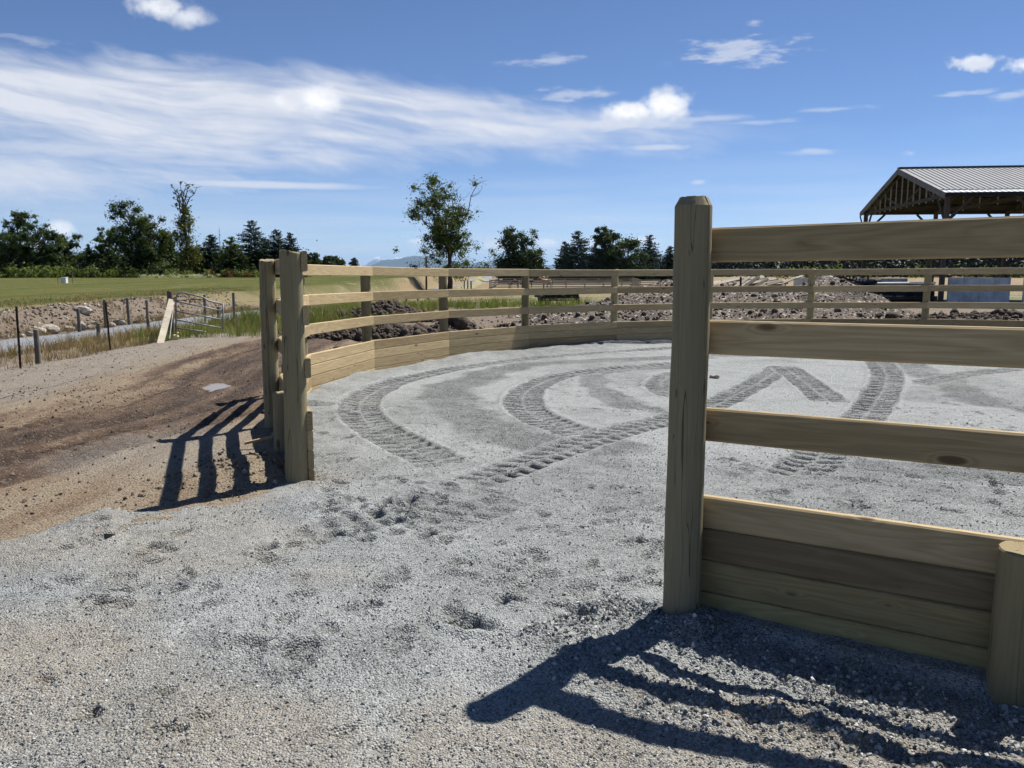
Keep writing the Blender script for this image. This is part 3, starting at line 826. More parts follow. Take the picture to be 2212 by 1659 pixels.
def post_mesh(name, rad, h, below, seed, mat='post_wood', cham=.03, n=28, slant=0.0, rings=9):
    rr = np.random.default_rng(seed); v = []; f = []
    zs = list(np.linspace(-below, h - cham, rings)) + [h]
    ph = rr.uniform(0, 6.28, 3); CRK = 5.358 if n > 20 else 9.0
    AN = sorted([2 * math.pi * k / (n - 3) for k in range(n - 3)] + [CRK - .03, CRK, CRK + .03]) if n > 20 else [2 * math.pi * k / n for k in range(n)]
    for j, z_ in enumerate(zs):
        t = (z_ + below) / (h + below); r0 = rad * (1.04 - .08 * t)
        if j == len(zs) - 1: r0 *= .74 if cham > .02 else .93
        bx, by = .006 * math.sin(t * 4 + ph[0]), .006 * math.cos(t * 3 + ph[1])
        for k in range(n):
            a = AN[k]
            q = r0 * (1 + .018 * math.sin(2 * a + ph[0] + t) + .012 * math.sin(5 * a + ph[1] + 2 * t)) + rr.normal(0, .0012)
            if a == CRK: q -= .020 * (.5 + .5 * math.sin(t * 5 + ph[0]) ** 2)
            v.append((q * math.cos(a) + bx, q * math.sin(a) + by, z_ + (slant * math.cos(a + ph[2]) if j >= len(zs) - 2 else 0) + (rr.normal(0, .002) if j == len(zs) - 1 else 0)))
    for j in range(len(zs) - 1):
        for k in range(n):
            f.append([j * n + k, j * n + (k + 1) % n, (j + 1) * n + (k + 1) % n, (j + 1) * n + k])
    f.append([(len(zs) - 1) * n + k for k in range(n)]); f.append(list(range(n))[::-1])
    me_ = mesh_from(name, v, f, MATS[mat], True)
    lastr = (len(zs) - 2) * n
    for e_ in me_.edges:
        a_, b_ = sorted(e_.vertices)
        if (lastr <= a_ and b_ < lastr + n) or a_ >= lastr + n: e_.use_edge_sharp = True
    return me_


RAILS = [1.529, 1.150, .776]                 # underside heights of the open rails
KICK = [.394, .251, .108, -.035]
posts = [post_mesh('post', .079, 1.79, .35, 40 + k, cham=.036, slant=.0) for k in range(4)]
low = [post_mesh('post', .078, 1.665, .35, 60 + k, cham=.008, slant=.012) for k in range(4)]
shorts = [post_mesh('short_post', .078, .525, .5, 80 + k, cham=.006, slant=.006, rings=6) for k in range(3)]
NJ = len(JT)
for k in range(NJ):
    x_, y_ = JT[k]; nrm = (JT[k] - PC) / np.hypot(*(JT[k] - PC)); c_ = JT[k] + nrm * (BT + .082)
    me_ = posts[0] if k == NJ - 1 else low[k % 4]
    z_ = pen_z(x_, y_)
    o = link('post', me_, pen, (c_[0] - pen.location.x, c_[1] - pen.location.y, z_ - pen.location.z), (R(random.uniform(-.6, .6)), R(random.uniform(-.6, .6)), random.uniform(0, 6)) if k != NJ - 1 else (0, R(-.2), 0))
    tn = random.uniform(.85, 1.1); o.color = (tn, tn, tn * random.uniform(.9, 1.02), 1)
    if k == NJ - 1: break
    a, b_ = JT[k].copy(), JT[k + 1].copy(); e = (b_ - a) / np.hypot(*(b_ - a))
    if k == 0: a = a - e * .06
    if k == NJ - 2: b_ = b_ + e * .05
    a = a + e * .0015; b_ = b_ - e * .0015
    za, zb = pen_z(*a), pen_z(*b_)
    for q, zr in enumerate(RAILS):
        board('rail', a, b_, za + zr + BH / 2 + random.uniform(-.006, .006), zb + zr + BH / 2 + random.uniform(-.006, .006))
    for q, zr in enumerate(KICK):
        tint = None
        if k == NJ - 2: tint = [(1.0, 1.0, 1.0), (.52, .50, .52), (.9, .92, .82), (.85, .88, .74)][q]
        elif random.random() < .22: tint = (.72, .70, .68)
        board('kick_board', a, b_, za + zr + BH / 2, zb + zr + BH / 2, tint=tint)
    mid = (JT[k] + JT[k + 1]) / 2 if k != NJ - 2 else JT[k] * .515 + JT[k + 1] * .485
    nm = (mid - PC) / np.hypot(*(mid - PC)); mp = mid + nm * (BT + .078)
    link('short_post', shorts[k % 3], pen, (mp[0] - pen.location.x, mp[1] - pen.location.y, pen_z(*mid) - pen.location.z), (0, 0, k * 1.3)).color = (.95, .88, .80, 1) if k == NJ - 2 else (.8, .8, .8, 1)
# ------------------------------------------------------------------ loose stone chips near the opening (uncountable)
def gheight_at(x, y): return gravel_height(x, y)[0]


def chips(name, pts, sizes, mat, label):
    me = bpy.data.meshes.new(name); me.vertices.add(len(pts)); me.vertices.foreach_set('co', pts.astype(np.float32).ravel())
    a = me.attributes.new('size', 'FLOAT', 'POINT'); a.data.foreach_set('value', sizes.astype(np.float32))
    me.materials.append(mat)
    o = tag(link(name, me), label, None, None, 'stuff')
    ng = bpy.data.node_groups.new(name + '_nodes', 'GeometryNodeTree')
    ng.interface.new_socket('Geometry', in_out='INPUT', socket_type='NodeSocketGeometry'); ng.interface.new_socket('Geometry', in_out='OUTPUT', socket_type='NodeSocketGeometry')
    N = ng.nodes.new; L = ng.links.new
    gi = N('NodeGroupInput'); go = N('NodeGroupOutput')
    ico = N('GeometryNodeMeshIcoSphere'); ico.inputs['Subdivisions'].default_value = 1; ico.inputs['Radius'].default_value = 1.0
    sp = N('GeometryNodeSetPosition'); rv = N('FunctionNodeRandomValue'); rv.data_type = 'FLOAT_VECTOR'
    rv.inputs[0].default_value = (-.32, -.32, -.32); rv.inputs[1].default_value = (.32, .32, .32); L(rv.outputs[0], sp.inputs['Offset']); L(ico.outputs[0], sp.inputs[0])
    sm = N('GeometryNodeSetMaterial'); sm.inputs[2].default_value = mat; L(sp.outputs[0], sm.inputs[0])
    iop = N('GeometryNodeInstanceOnPoints'); L(gi.outputs[0], iop.inputs['Points']); L(sm.outputs[0], iop.inputs['Instance'])
    rr = N('FunctionNodeRandomValue'); rr.data_type = 'FLOAT_VECTOR'; rr.inputs[1].default_value = (6.28, 6.28, 6.28); rr.inputs['Seed'].default_value = 3
    L(rr.outputs[0], iop.inputs['Rotation'])
    na = N('GeometryNodeInputNamedAttribute'); na.data_type = 'FLOAT'; na.inputs[0].default_value = 'size'
    rs = N('FunctionNodeRandomValue'); rs.data_type = 'FLOAT_VECTOR'; rs.inputs[0].default_value = (.7, .6, .45); rs.inputs[1].default_value = (1.3, 1.1, .8); rs.inputs['Seed'].default_value = 5
    vm = N('ShaderNodeVectorMath'); vm.operation = 'SCALE'; L(rs.outputs[0], vm.inputs[0]); L(na.outputs[0], vm.inputs[3]); L(vm.outputs[0], iop.inputs['Scale'])
    L(iop.outputs[0], go.inputs[0])
    md = o.modifiers.new('scatter', 'NODES'); md.node_group = ng
    return o


rs_ = np.random.default_rng(5)
n = 120000
yy = 1.9 + 9.0 * rs_.random(n) ** 2.2; xx = (rs_.random(n) * 2 - 1) * (.64 * yy + .3)
cl = fbm(xx * 1.6, yy * 1.6, 301, 3) + .5 * fbm(xx * 6, yy * 6, 303, 2)
ok = (gravel_mask(xx, yy) > -.15) & (rs_.random(n) < (.25 + .9 * np.clip(cl + .2, 0, 1)) * sstep(11, 4, yy))
r_ = ring_r(xx, yy); ok &= ~((r_ > 8.70) & (r_ < 8.93) & (xx > .5))
xx = xx[ok]; yy = yy[ok]; zz, lo_, tn_, _m = gravel_height(xx, yy)
sz = (.0018 + .0050 * rs_.random(len(xx)) ** 3.4) * (1 + .05 * yy)
# coarser along the heap
ang = np.degrees(np.arctan2(yy - PC[1], xx - PC[0])) % 360
hp = (ring_r(xx, yy) > 8.85) & (ring_r(xx, yy) < 9.7) & (ang > 228)
sz[hp] *= 1.45
chips('gravel_chips', np.stack([xx, yy, zz + sz * .2], -1), sz, MATS['stone_chip'], 'loose grey stone chips scattered over the gravel')
# coarse stones of the heap along the near boards
n = 16000
aa = np.radians(228.5 + 30 * rs_.random(n) ** 1.3); dd = .02 + .62 * rs_.random(n) ** 1.2
xx = PC[0] + (8.87 + dd) * np.cos(aa); yy = PC[1] + (8.87 + dd) * np.sin(aa)
ok = (rs_.random(n) < .25 + .8 * sstep(-.15, .25, fbm(xx * 4, yy * 4, 331, 3))) & (np.hypot(xx - .70, yy - 3.38) > .1)
xx = xx[ok]; yy = yy[ok]; zz = gravel_height(xx, yy)[0]; sz = .0035 + .0085 * rs_.random(len(xx)) ** 2.2
chips('heap_stones', np.stack([xx, yy, zz + sz * .25], -1), sz, MATS['stone_chip'], 'coarse grey stones heaped along the near kick boards')
# coarse clods on the road edge and beside the end posts
n = 60000
xx = -9.0 + 8.3 * rs_.random(n); yy = 3.6 + 15 * rs_.random(n) ** 1.4
zz, wet_v, _t, m_ = road_height(xx, yy)
ok = (m_ < .05) & (ring_r(xx, yy) > 9.05) & (rs_.random(n) < .22 + .9 * sstep(.9, .3, np.hypot((xx + 1.95) / 1.1, (yy - 6.2) / 1.5)) + .5 * sstep(.1, .45, fbm(xx * .8, yy * .8, 311, 3)) * (yy < 11))
xx = xx[ok]; yy = yy[ok]; zz = zz[ok]; sz = (.003 + .016 * rs_.random(len(xx)) ** 6) * (1 + .3 * sstep(1.2, .3, np.hypot((xx + 1.95), (yy - 6.0))))
m, b, p, o = material('road_clod'); oi = b.n('ShaderNodeObjectInfo')
b.nt.links.new(b.ramp(oi.outputs['Random'], [(0, (.085, .064, .044)), (.5, (.14, .11, .077)), (.85, (.20, .165, .12)), (1, (.32, .29, .25))]), p.inputs['Base Color'])
chips('soil_clods', np.stack([xx, yy, zz + sz * .25], -1), sz, MATS['road_clod'], 'small soil clods on the dirt road')
# clods on the yard behind the pen
n = 14000
xx = -6 + 30 * rs_.random(n); yy = 14 + 20 * rs_.random(n)
ok = (ring_r(xx, yy) > 9.2) & (rs_.random(n) < .25 + .75 * sstep(-.05, .35, fbm(xx * .35, yy * .35, 321, 3)) * (xx > -3.5))
xx = xx[ok]; yy = yy[ok]; zz = ground_h(xx, yy)[0]; sz = .008 + .045 * rs_.random(len(xx)) ** 4
chips('yard_clods', np.stack([xx, yy, zz + sz * .2], -1), sz, MATS['road_clod'], 'soil clods strewn over the yard behind the pen')
# pebbles on the bank
n = 5000
yy = 12 + 34 * rs_.random(n) ** 1.3; xx = -13.7 - 2.4 * rs_.random(n)
zz = ground_h(xx, yy)[0]; sz = .015 + .06 * rs_.random(n) ** 3
m, b, p, o = material('bank_stone'); oi = b.n('ShaderNodeObjectInfo')
b.nt.links.new(b.ramp(oi.outputs['Random'], [(0, (.07, .055, .042)), (.7, (.17, .14, .11)), (.9, (.35, .31, .26)), (1, (.5, .47, .42))]), p.inputs['Base Color'])
chips('bank_rubble', np.stack([xx, yy, zz + sz * .2], -1), sz, MATS['bank_stone'], 'small stones and soil lumps on the bank')

# ------------------------------------------------------------------ grasses (uncountable)
def tufts(name, label, mat, spots, hgt, blades, wid, seed, spread=.10):
    rr = np.random.default_rng(seed); n = len(spots) * blades
    c = np.repeat(np.asarray(spots), blades, 0)
    sc = np.repeat(rr.uniform(.6, 1.25, len(spots)), blades)
    a = rr.uniform(0, 2 * np.pi, n); rad = spread * np.sqrt(rr.random(n)) * sc
    x0 = c[:, 0] + rad * np.cos(a); y0 = c[:, 1] + rad * np.sin(a); z0 = c[:, 2] - .02
    h = hgt * sc * rr.uniform(.5, 1.15, n); lean = rr.uniform(.08, .65, n) * h; la = a + rr.normal(0, .7, n)
    wa = rr.uniform(0, np.pi, n); w = wid * rr.uniform(.6, 1.3, n)
    B1 = np.stack([x0 - w * np.cos(wa), y0 - w * np.sin(wa), z0], -1); B2 = np.stack([x0 + w * np.cos(wa), y0 + w * np.sin(wa), z0], -1)
    mx = x0 + lean * .35 * np.cos(la); my = y0 + lean * .35 * np.sin(la)
    M1 = np.stack([mx - .8 * w * np.cos(wa), my - .8 * w * np.sin(wa), z0 + h * .6], -1); M2 = np.stack([mx + .8 * w * np.cos(wa), my + .8 * w * np.sin(wa), z0 + h * .6], -1)
    T = np.stack([x0 + lean * np.cos(la), y0 + lean * np.sin(la), z0 + h * .97], -1)
    V = np.stack([B1, B2, M2, M1, T], 1).reshape(-1, 3); i = np.arange(n) * 5
    F = np.vstack([np.stack([i, i + 1, i + 2], -1), np.stack([i, i + 2, i + 3], -1), np.stack([i + 3, i + 2, i + 4], -1)])
    return tag(link(name, mesh_from(name, V, F, MATS[mat])), label, None, None, 'stuff')


def scat(n, x0, x1, y0, y1, seed, dens=None, hf=None):
    rr = np.random.default_rng(seed); x = rr.uniform(x0, x1, n); y = rr.uniform(y0, y1, n)
    if dens is not None:
        k = rr.random(n) < dens(x, y); x = x[k]; y = y[k]
    z = (hf or ground_h)(x, y)[0]
    return np.stack([x, y, z], -1)


tufts('dry_grass', 'dry brown grass along the wire fence beside the lane', 'grass_dry',
      np.vstack([scat(1500, -10.9, -8.3, 12, 26, 1, lambda x, y: .35 + .8 * sstep(-.2, .3, fbm(x, y * .6, 401, 2))), scat(500, -14.3, -13.5, 12, 45, 2), scat(700, -17, -14, 24, 40, 3, lambda x, y: sstep(0, .4, fbm(x * .5, y * .5, 402, 2)))]), .30, 9, .006, 4)
tufts('tall_grass', 'green tall grass around the tube gate and behind the pen', 'grass_green',
      np.vstack([scat(330, -9.4, -5.6, 20.4, 27, 5, lambda x, y: sstep(19.9, 21.5, y - .25 * (x + 9)) * (.4 + .8 * sstep(-.2, .2, fbm(x, y, 403, 2)))), scat(750, -9.5, -3.5, 25, 46, 6, lambda x, y: .2 + .9 * sstep(-.1, .3, fbm(x * .5, y * .5, 404, 2))),
                 scat(500, -4, 4, 40, 58, 7, lambda x, y: sstep(-.05, .3, fbm(x * .3, y * .3, 405, 2)))]), .55, 16, .009, 8, .16)
tufts('straw_grass', 'straw coloured grass heads among the green grass', 'grass_dry',
      np.vstack([scat(160, -9.4, -5.0, 20.8, 27, 9), scat(300, -9.5, -3.0, 26, 50, 10)]), .62, 7, .006, 11, .14)
tufts('field_edge_grass', 'rough dry grass along the edge of the pasture field', 'grass_dry', scat(900, -21, -15.7, 18, 60, 12, None, field_h), .12, 7, .008, 13, .2)

# ------------------------------------------------------------------ trees
def leaf_cloud(centres, radii, count, size, rr, squash=.8, droop=0.0, hollow=.45):
    k = rr.choice(len(centres), count, p=radii ** 2 / (radii ** 2).sum())
    d = rr.normal(size=(count, 3)); d /= np.linalg.norm(d, axis=1)[:, None]
    rad = radii[k] * np.abs(rr.normal(0, .62, count)) * 1.15 + radii[k] * .12 * hollow
    c = centres[k] + d * rad[:, None] * np.array([1, 1, squash])
    n = d + rr.normal(0, .6, (count, 3)); n[:, 2] += .35; n /= np.linalg.norm(n, axis=1)[:, None]
    u = np.cross(n, rr.normal(size=(count, 3))); u /= np.linalg.norm(u, axis=1)[:, None] + 1e-9
    if droop: u[:, 2] -= droop; u /= np.linalg.norm(u, axis=1)[:, None]
    v = np.cross(n, u); v /= np.linalg.norm(v, axis=1)[:, None] + 1e-9
    s = size * rr.uniform(.55, 1.25, count)[:, None]
    return c, u * s, v * s * .62


def leaf_mesh(name, c, u, v, mat):
    # bent diamond of two triangles pairs, leaf-sprig shaped
    n = len(c)
    P0 = c - u; P1 = c + v * .9 - u * .1; P2 = c + u; P3 = c - v * .9 + u * .15
    V = np.stack([P0, P1, P2, P3], 1).reshape(-1, 3); i = np.arange(n) * 4
    return mesh_from(name, V, np.vstack([np.stack([i, i + 1, i + 2], -1), np.stack([i, i + 2, i + 3], -1)]), MATS[mat])


def limb(mb, a, b, r0, r1, rr, wob=.06, n=5, sides=5):
    a = np.array(a, float); b = np.array(b, float); L = np.linalg.norm(b - a); pts = []
    for t in np.linspace(0, 1, n):
        q = a + (b - a) * t + (rr.normal(0, wob * L, 3) * math.sin(math.pi * t) if 0 < t < 1 else 0); pts.append(q)
    mb.tube(pts, [r0 + (r1 - r0) * t for t in np.linspace(0, 1, n)], sides)
    return pts


def make_tree(name, label, px, top, d, wpx, kind, leaf, seed, group, bark='bark', base_z=None, dens=1.0, gap=0.0):
    rr = np.random.default_rng(seed)
    P_ = at(px, top, d); X = P_.x; bz = gz(X, d) if base_z is None else base_z
    H = P_.z - bz; Wd = wpx / F_ * d / 2 * (1.3 if kind == 'conifer' else 1.25)
    t = thing(name, label, 'tree', (X, d, bz - .05), 0, group)
    tr = MB(); bl = MB(); cs = []; rs = []
    size = max(.14, .00128 * d)
    if kind in ('broad', 'poplar'):
        limb(tr, (0, 0, 0), (rr.normal(0, .2), rr.normal(0, .2), H * .78), H * .022, H * .006, rr, .015, 7, 7)
        nb_ = 44 if kind == 'broad' else 46
        for k in range(nb_):
            z = H * (rr.uniform(.04, .93) if kind == 'broad' else rr.uniform(.05, .95)); q = z / H
            env = math.sin(math.pi * min(1, .12 + .88 * (1.02 - q) ** .8)) ** .6 if q > .3 else .95 if kind == 'broad' else (.55 + .45 * math.sin(math.pi * q ** .6))
            rad = Wd * env * math.sqrt(rr.random()) * .82; a = rr.uniform(0, 6.283)
            c = np.array([rad * math.cos(a), rad * math.sin(a), z]); cs.append(c); rs.append(Wd * rr.uniform(.28, .52) * (1 - .45 * q))
            limb(bl, (0, 0, max(.1 * H, z - rad * .8 - .08 * H)), c, H * .007, H * .0018, rr, .05, 4, 4)
        cs.append(np.array([rr.normal(0, .1) * Wd, 0, H - .12 * Wd])); rs.append(.16 * Wd)
        c, u, v = leaf_cloud(np.array(cs), np.array(rs), int(17000 * dens), size, rr)
    elif kind == 'conifer':
        limb(tr, (0, 0, 0), (0, 0, H * .985), H * .018, .02, rr, .004, 7, 6)
        C = []; U = []; Vv = []
        z = H * .02
        while z < H * .985:
            q = z / H; R_ = 1.15 * Wd * (1 - q) ** .75 * rr.uniform(.8, 1.12) + .06 * Wd
            m_ = max(5, int(12 * (1 - q) + 4))
            for a in rr.uniform(0, 6.283, m_):
                L = R_ * rr.uniform(.6, 1.15); dirv = np.array([math.cos(a), math.sin(a), -.22 + .5 * q])
                bl.tube([(0, 0, z), tuple(np.array([0, 0, z]) + dirv * L)], [.02 + .03 * (1 - q), .008], 3, False)
                for s_ in np.arange(.15, 1.02, size * .62 / max(L, .3)):
                    pp = np.array([0, 0, z]) + dirv * L * s_ + rr.normal(0, size * .35, 3)
                    for _ in range(2):
                        u = dirv + rr.normal(0, .55, 3); u[2] -= .35; u /= np.linalg.norm(u); w = np.cross(u, rr.normal(size=3)); w /= np.linalg.norm(w)
                        sz_ = size * rr.uniform(.6, 1.2); C.append(pp); U.append(u * sz_); Vv.append(w * sz_ * .42)
            z += max(size * .75, H * .022) * rr.uniform(.7, 1.3)
        c, u, v = np.array(C), np.array(U), np.array(Vv)
    elif kind == 'snag':
        limb(tr, (0, 0, 0), (.1, 0, H), H * .014, .015, rr, .006, 7, 6)
        for k in range(34):
            z = H * rr.uniform(.35, .98); a = rr.uniform(0, 6.28); L = Wd * (1.1 - z / H) * rr.uniform(.6, 1.6)
            limb(bl, (.1 * z / H, 0, z), (L * math.cos(a), L * math.sin(a), z + L * rr.uniform(-.3, .3)), .03, .008, rr, .05, 3, 3)
        c = None
    else:                                                     # open crown with visible limbs: 'open', 'ivy', 'thin'
        tips = []
        nl = {'open': 9, 'ivy': 7, 'thin': 6}[kind]
        trunk_top = {'open': .34, 'ivy': .66, 'thin': .6}[kind]
        tp = limb(tr, (0, 0, 0), (rr.normal(0, .02) * H, 0, H * trunk_top), H * .026, H * .012, rr, .02, 6, 8)
        for k in range(nl):
            a = 6.283 * k / nl + rr.normal(0, .3); s0 = tp[-1] if kind != 'thin' else tp[rr.integers(2, 6)]
            if kind == 'open': s0 = np.array(tp[rr.integers(3, 6)])
            spread = {'open': rr.uniform(.35, .95), 'ivy': rr.uniform(.25, .8), 'thin': rr.uniform(.3, .8)}[kind]
            zt = H * {'open': rr.uniform(.62, 1.0), 'ivy': rr.uniform(.84, 1.0), 'thin': rr.uniform(.6, 1.0)}[kind]
            e = np.array([Wd * spread * math.cos(a), Wd * spread * math.sin(a), zt])
            if k == 0: e = np.array([-.25 * Wd, 0, H * .99])
            if k == 1: e = np.array([.72 * Wd, 0, H * .95])
            lp = limb(bl, s0, e, H * .010, H * .0022, rr, .05, 6, 5)
            for j in range(1, 6):
                for _ in range(3 if kind == 'open' else 2):
                    q = np.array(lp[j]); L = Wd * rr.uniform(.18, .5); a2 = rr.uniform(0, 6.28)
                    e2 = q + np.array([math.cos(a2) * L, math.sin(a2) * L, L * rr.uniform(-.1, .9)])
                    e2[:2] *= min(1, Wd / max(1e-6, np.hypot(*e2[:2]))); e2[2] = min(e2[2], H)
                    tpz = limb(bl, q, e2, H * .0032, H * .0012, rr, .09, 4, 3); tips += [tpz[2], tpz[3]]
        tips = np.array(tips); zz_ = tips[:, 2] / H
        if kind == 'open':                                    # bare right-hand top, leafy left and below
            keep = (rr.random(len(tips)) < np.clip(1.45 - zz_ * .75, .25, 1)) & ~((tips[:, 0] > .1 * Wd) & (zz_ > .74) & (rr.random(len(tips)) < .9))
            extra = [np.array([rr.normal(0, .42) * Wd, rr.normal(0, .4) * Wd, H * rr.uniform(.10, .46)]) for _ in range(46)]
            cs = np.vstack([tips[keep], extra]); rs = np.concatenate([np.full(keep.sum(), Wd * .17) * rr.uniform(.5, 1.3, keep.sum()), Wd * rr.uniform(.13, .26, 46)])
            c, u, v = leaf_cloud(cs, rs, int(15000 * dens), size, rr, .8, 0, .1)
        elif kind == 'ivy':
            col = [np.array([rr.normal(0, .22) * Wd, rr.normal(0, .22) * Wd, H * q]) for q in rr.random(60) ** 1.15 * .74]
            cr = np.array([Wd * (.62 - .42 * (p_[2] / H)) * rr.uniform(.6, 1.1) for p_ in col])
            keep = rr.random(len(tips)) < .35
            cs = np.vstack([col, tips[keep]]); rs = np.concatenate([cr, np.full(keep.sum(), .09 * Wd)])
            c, u, v = leaf_cloud(cs, rs, int(9000 * dens), size, rr, 1.0, 0, .3)
        else:
            keep = rr.random(len(tips)) < .75
            low_ = [np.array([rr.normal(0, .45) * Wd, rr.normal(0, .45) * Wd, H * rr.uniform(.08, .5)]) for _ in range(26)]
            cs = np.vstack([tips[keep], low_]); rs = np.concatenate([np.full(keep.sum(), 0.2 * Wd) * rr.uniform(.5, 1.3, keep.sum()), Wd * rr.uniform(.25, .5, 26)])
            c, u, v = leaf_cloud(cs, rs, int(13000 * dens), size, rr, .85, 0, .2)
    tr.build('trunk', MATS[bark], t, smooth=True)
    if bl.v: bl.build('branches', MATS[bark], t)
    if c is not None:
        link('crown', leaf_mesh('crown', c, u, v, leaf), t)
    return t


GL = 'trees along the far edge of the pasture field'
GR = 'trees standing beyond the corral'
for a in [
    ('broadleaf_tree', 'dark bushy tree at the left edge of the photo', 8, 500, 126, 62, 'broad', 'leaf_dark', 1, GL),
    ('broadleaf_tree', 'loose topped tree rising above the dark clump at far left', 38, 462, 134, 62, 'thin', 'leaf_mid', 2, GL),
    ('broadleaf_tree', 'rounded dark tree, right-hand one of the far left clump', 80, 474, 128, 62, 'broad', 'leaf_dark', 3, GL),
    ('broadleaf_tree', 'low loose tree between the far left clump and the small spruce', 138, 509, 130, 58, 'thin', 'leaf_mid', 4, GL),
    ('broadleaf_tree', 'short bushy tree just right of the far left clump', 112, 528, 127, 44, 'broad', 'leaf_dark', 61, GL),
    ('conifer_tree', 'small dark spruce standing left of the thin tree', 190, 526, 130, 34, 'conifer', 'leaf_fir', 5, GL),
    ('dead_tree', 'bare grey dead trunk beside the thin tree', 207, 524, 131, 20, 'snag', 'leaf_fir', 62, GL, 'bark_pale'),
    ('broadleaf_tree', 'thin sparse tree left of the biggest dense tree', 228, 494, 130, 46, 'thin', 'leaf_mid', 6, GL),
    ('broadleaf_tree', 'biggest dense dark tree of the left tree line', 278, 430, 127, 88, 'broad', 'leaf_dark', 7, GL),
    ('broadleaf_tree', 'dense green tree leaning on the right of the biggest tree', 326, 462, 126, 60, 'broad', 'leaf_mid', 8, GL),
    ('broadleaf_tree', 'slender open tree between the big tree and the ivy covered one', 364, 500, 130, 42, 'thin', 'leaf_mid', 9, GL),
    ('ivy_clad_tree', 'tall narrow ivy covered tree with bare broken top', 398, 394, 125, 58, 'ivy', 'leaf_olive', 10, GL),
    ('conifer_tree', 'dark fir right of the ivy covered tree', 455, 506, 128, 62, 'conifer', 'leaf_fir', 11, GL),
    ('dead_tree', 'bare pole-like dead conifer rising behind the dark firs', 472, 489, 136, 34, 'snag', 'leaf_fir', 12, GL, 'bark_pale'),
    ('conifer_tree', 'broad green fir below the bare dead conifer', 500, 510, 124, 66, 'conifer', 'leaf_mid', 13, GL),
    ('conifer_tree', 'low dark fir between the two taller firs left of the end posts', 570, 515, 130, 56, 'conifer', 'leaf_fir', 63, GL),
    ('conifer_tree', 'low green fir just right of the ivy covered tree', 428, 528, 131, 44, 'conifer', 'leaf_mid', 64, GL),
    ('conifer_tree', 'tallest fir of the group left of the end posts', 542, 474, 127, 84, 'conifer', 'leaf_fir', 14, GL),
    ('conifer_tree', 'bushy fir directly behind the end posts', 596, 494, 128, 66, 'conifer', 'leaf_fir', 15, GL),
    ('conifer_tree', 'dark fir at the right end of the left tree line', 626, 500, 127, 52, 'conifer', 'leaf_fir', 16, GL),
    ('broadleaf_tree', 'small far tree above the pen rail nearest the end posts', 672, 546, 230, 34, 'broad', 'leaf_dark', 17, 'small far trees above the top rail'),
    ('broadleaf_tree', 'small far tree, second from the end posts above the rail', 708, 553, 235, 26, 'broad', 'leaf_dark', 18, 'small far trees above the top rail'),
    ('broadleaf_tree', 'small far tree, third from the end posts above the rail', 727, 553, 238, 26, 'broad', 'leaf_dark', 19, 'small far trees above the top rail'),
    ('conifer_tree', 'small far fir, fourth from the end posts above the rail', 764, 556, 236, 30, 'conifer', 'leaf_fir', 20, 'small far trees above the top rail'),
    ('broadleaf_tree', 'tall open crowned tree alone in the middle of the photo', 969, 387, 136, 132, 'open', 'leaf_mid', 21, GR, 'bark', None, 1.5),
    ('broadleaf_tree', 'broken topped tree with bare twigs right of the lone tall tree', 1114, 497, 225, 72, 'thin', 'leaf_dark', 22, GR, 'bark', None, 1.3),
    ('broadleaf_tree', 'rounded dark tree right of the broken topped one', 1146, 536, 222, 54, 'broad', 'leaf_dark', 23, GR),
    ('broadleaf_tree', 'low dark tree left of the broken topped one', 1098, 558, 224, 34, 'broad', 'leaf_dark', 24, GR),
    ('conifer_tree', 'short cedar at the left of the five cedars and firs', 1221, 521, 230, 50, 'conifer', 'leaf_fir', 25, GR),
    ('conifer_tree', 'tall pointed cedar left of the double topped poplar', 1249, 496, 226, 74, 'conifer', 'leaf_fir', 26, GR),
    ('conifer_tree', 'low dark cedar at the foot of the double topped poplar', 1287, 526, 232, 52, 'conifer', 'leaf_fir', 27, GR),
    ('broadleaf_tree', 'left stem of the tall double topped poplar', 1302, 489, 226, 36, 'poplar', 'leaf_dark', 28, GR),
    ('broadleaf_tree', 'right stem of the tall double topped poplar', 1319, 496, 228, 40, 'poplar', 'leaf_dark', 29, GR),
    ('broadleaf_tree', 'round topped dark tree between the poplar and the spruce', 1356, 513, 224, 70, 'broad', 'leaf_dark', 30, GR),
    ('conifer_tree', 'slender pointed spruce left of the near gate post', 1404, 507, 226, 62, 'conifer', 'leaf_fir', 31, GR),
    ('conifer_tree', 'dark fir half hidden by the near gate post', 1448, 531, 228, 44, 'conifer', 'leaf_fir', 32, GR),
]: make_tree(*a)

# undergrowth along the field edge, one mass
def thicket(name, label, px0, px1, ytop, d0, d1, n, leaf, seed, size=.3, cnt=60, base=None):
    rr = np.random.default_rng(seed); C = []; Rr = []
    for _ in range(n):
        d = rr.uniform(d0, d1); px = rr.uniform(px0, px1); X = at(px, 600, d).x; bz = gz(X, d) if base is None else base
        h = max(.5, (at(px, ytop + rr.uniform(0, 14), d).z - bz)); r_ = h * rr.uniform(.35, .6)
        for q in (.3, .7): C.append((X + rr.normal(0, .3), d + rr.normal(0, .3), bz + h * q)); Rr.append(r_)
    c, u, v = leaf_cloud(np.array(C), np.array(Rr), n * cnt, size, rr, .8, 0, .5)
    return tag(link(name, leaf_mesh(name, c, u, v, leaf)), label, None, None, 'stuff')


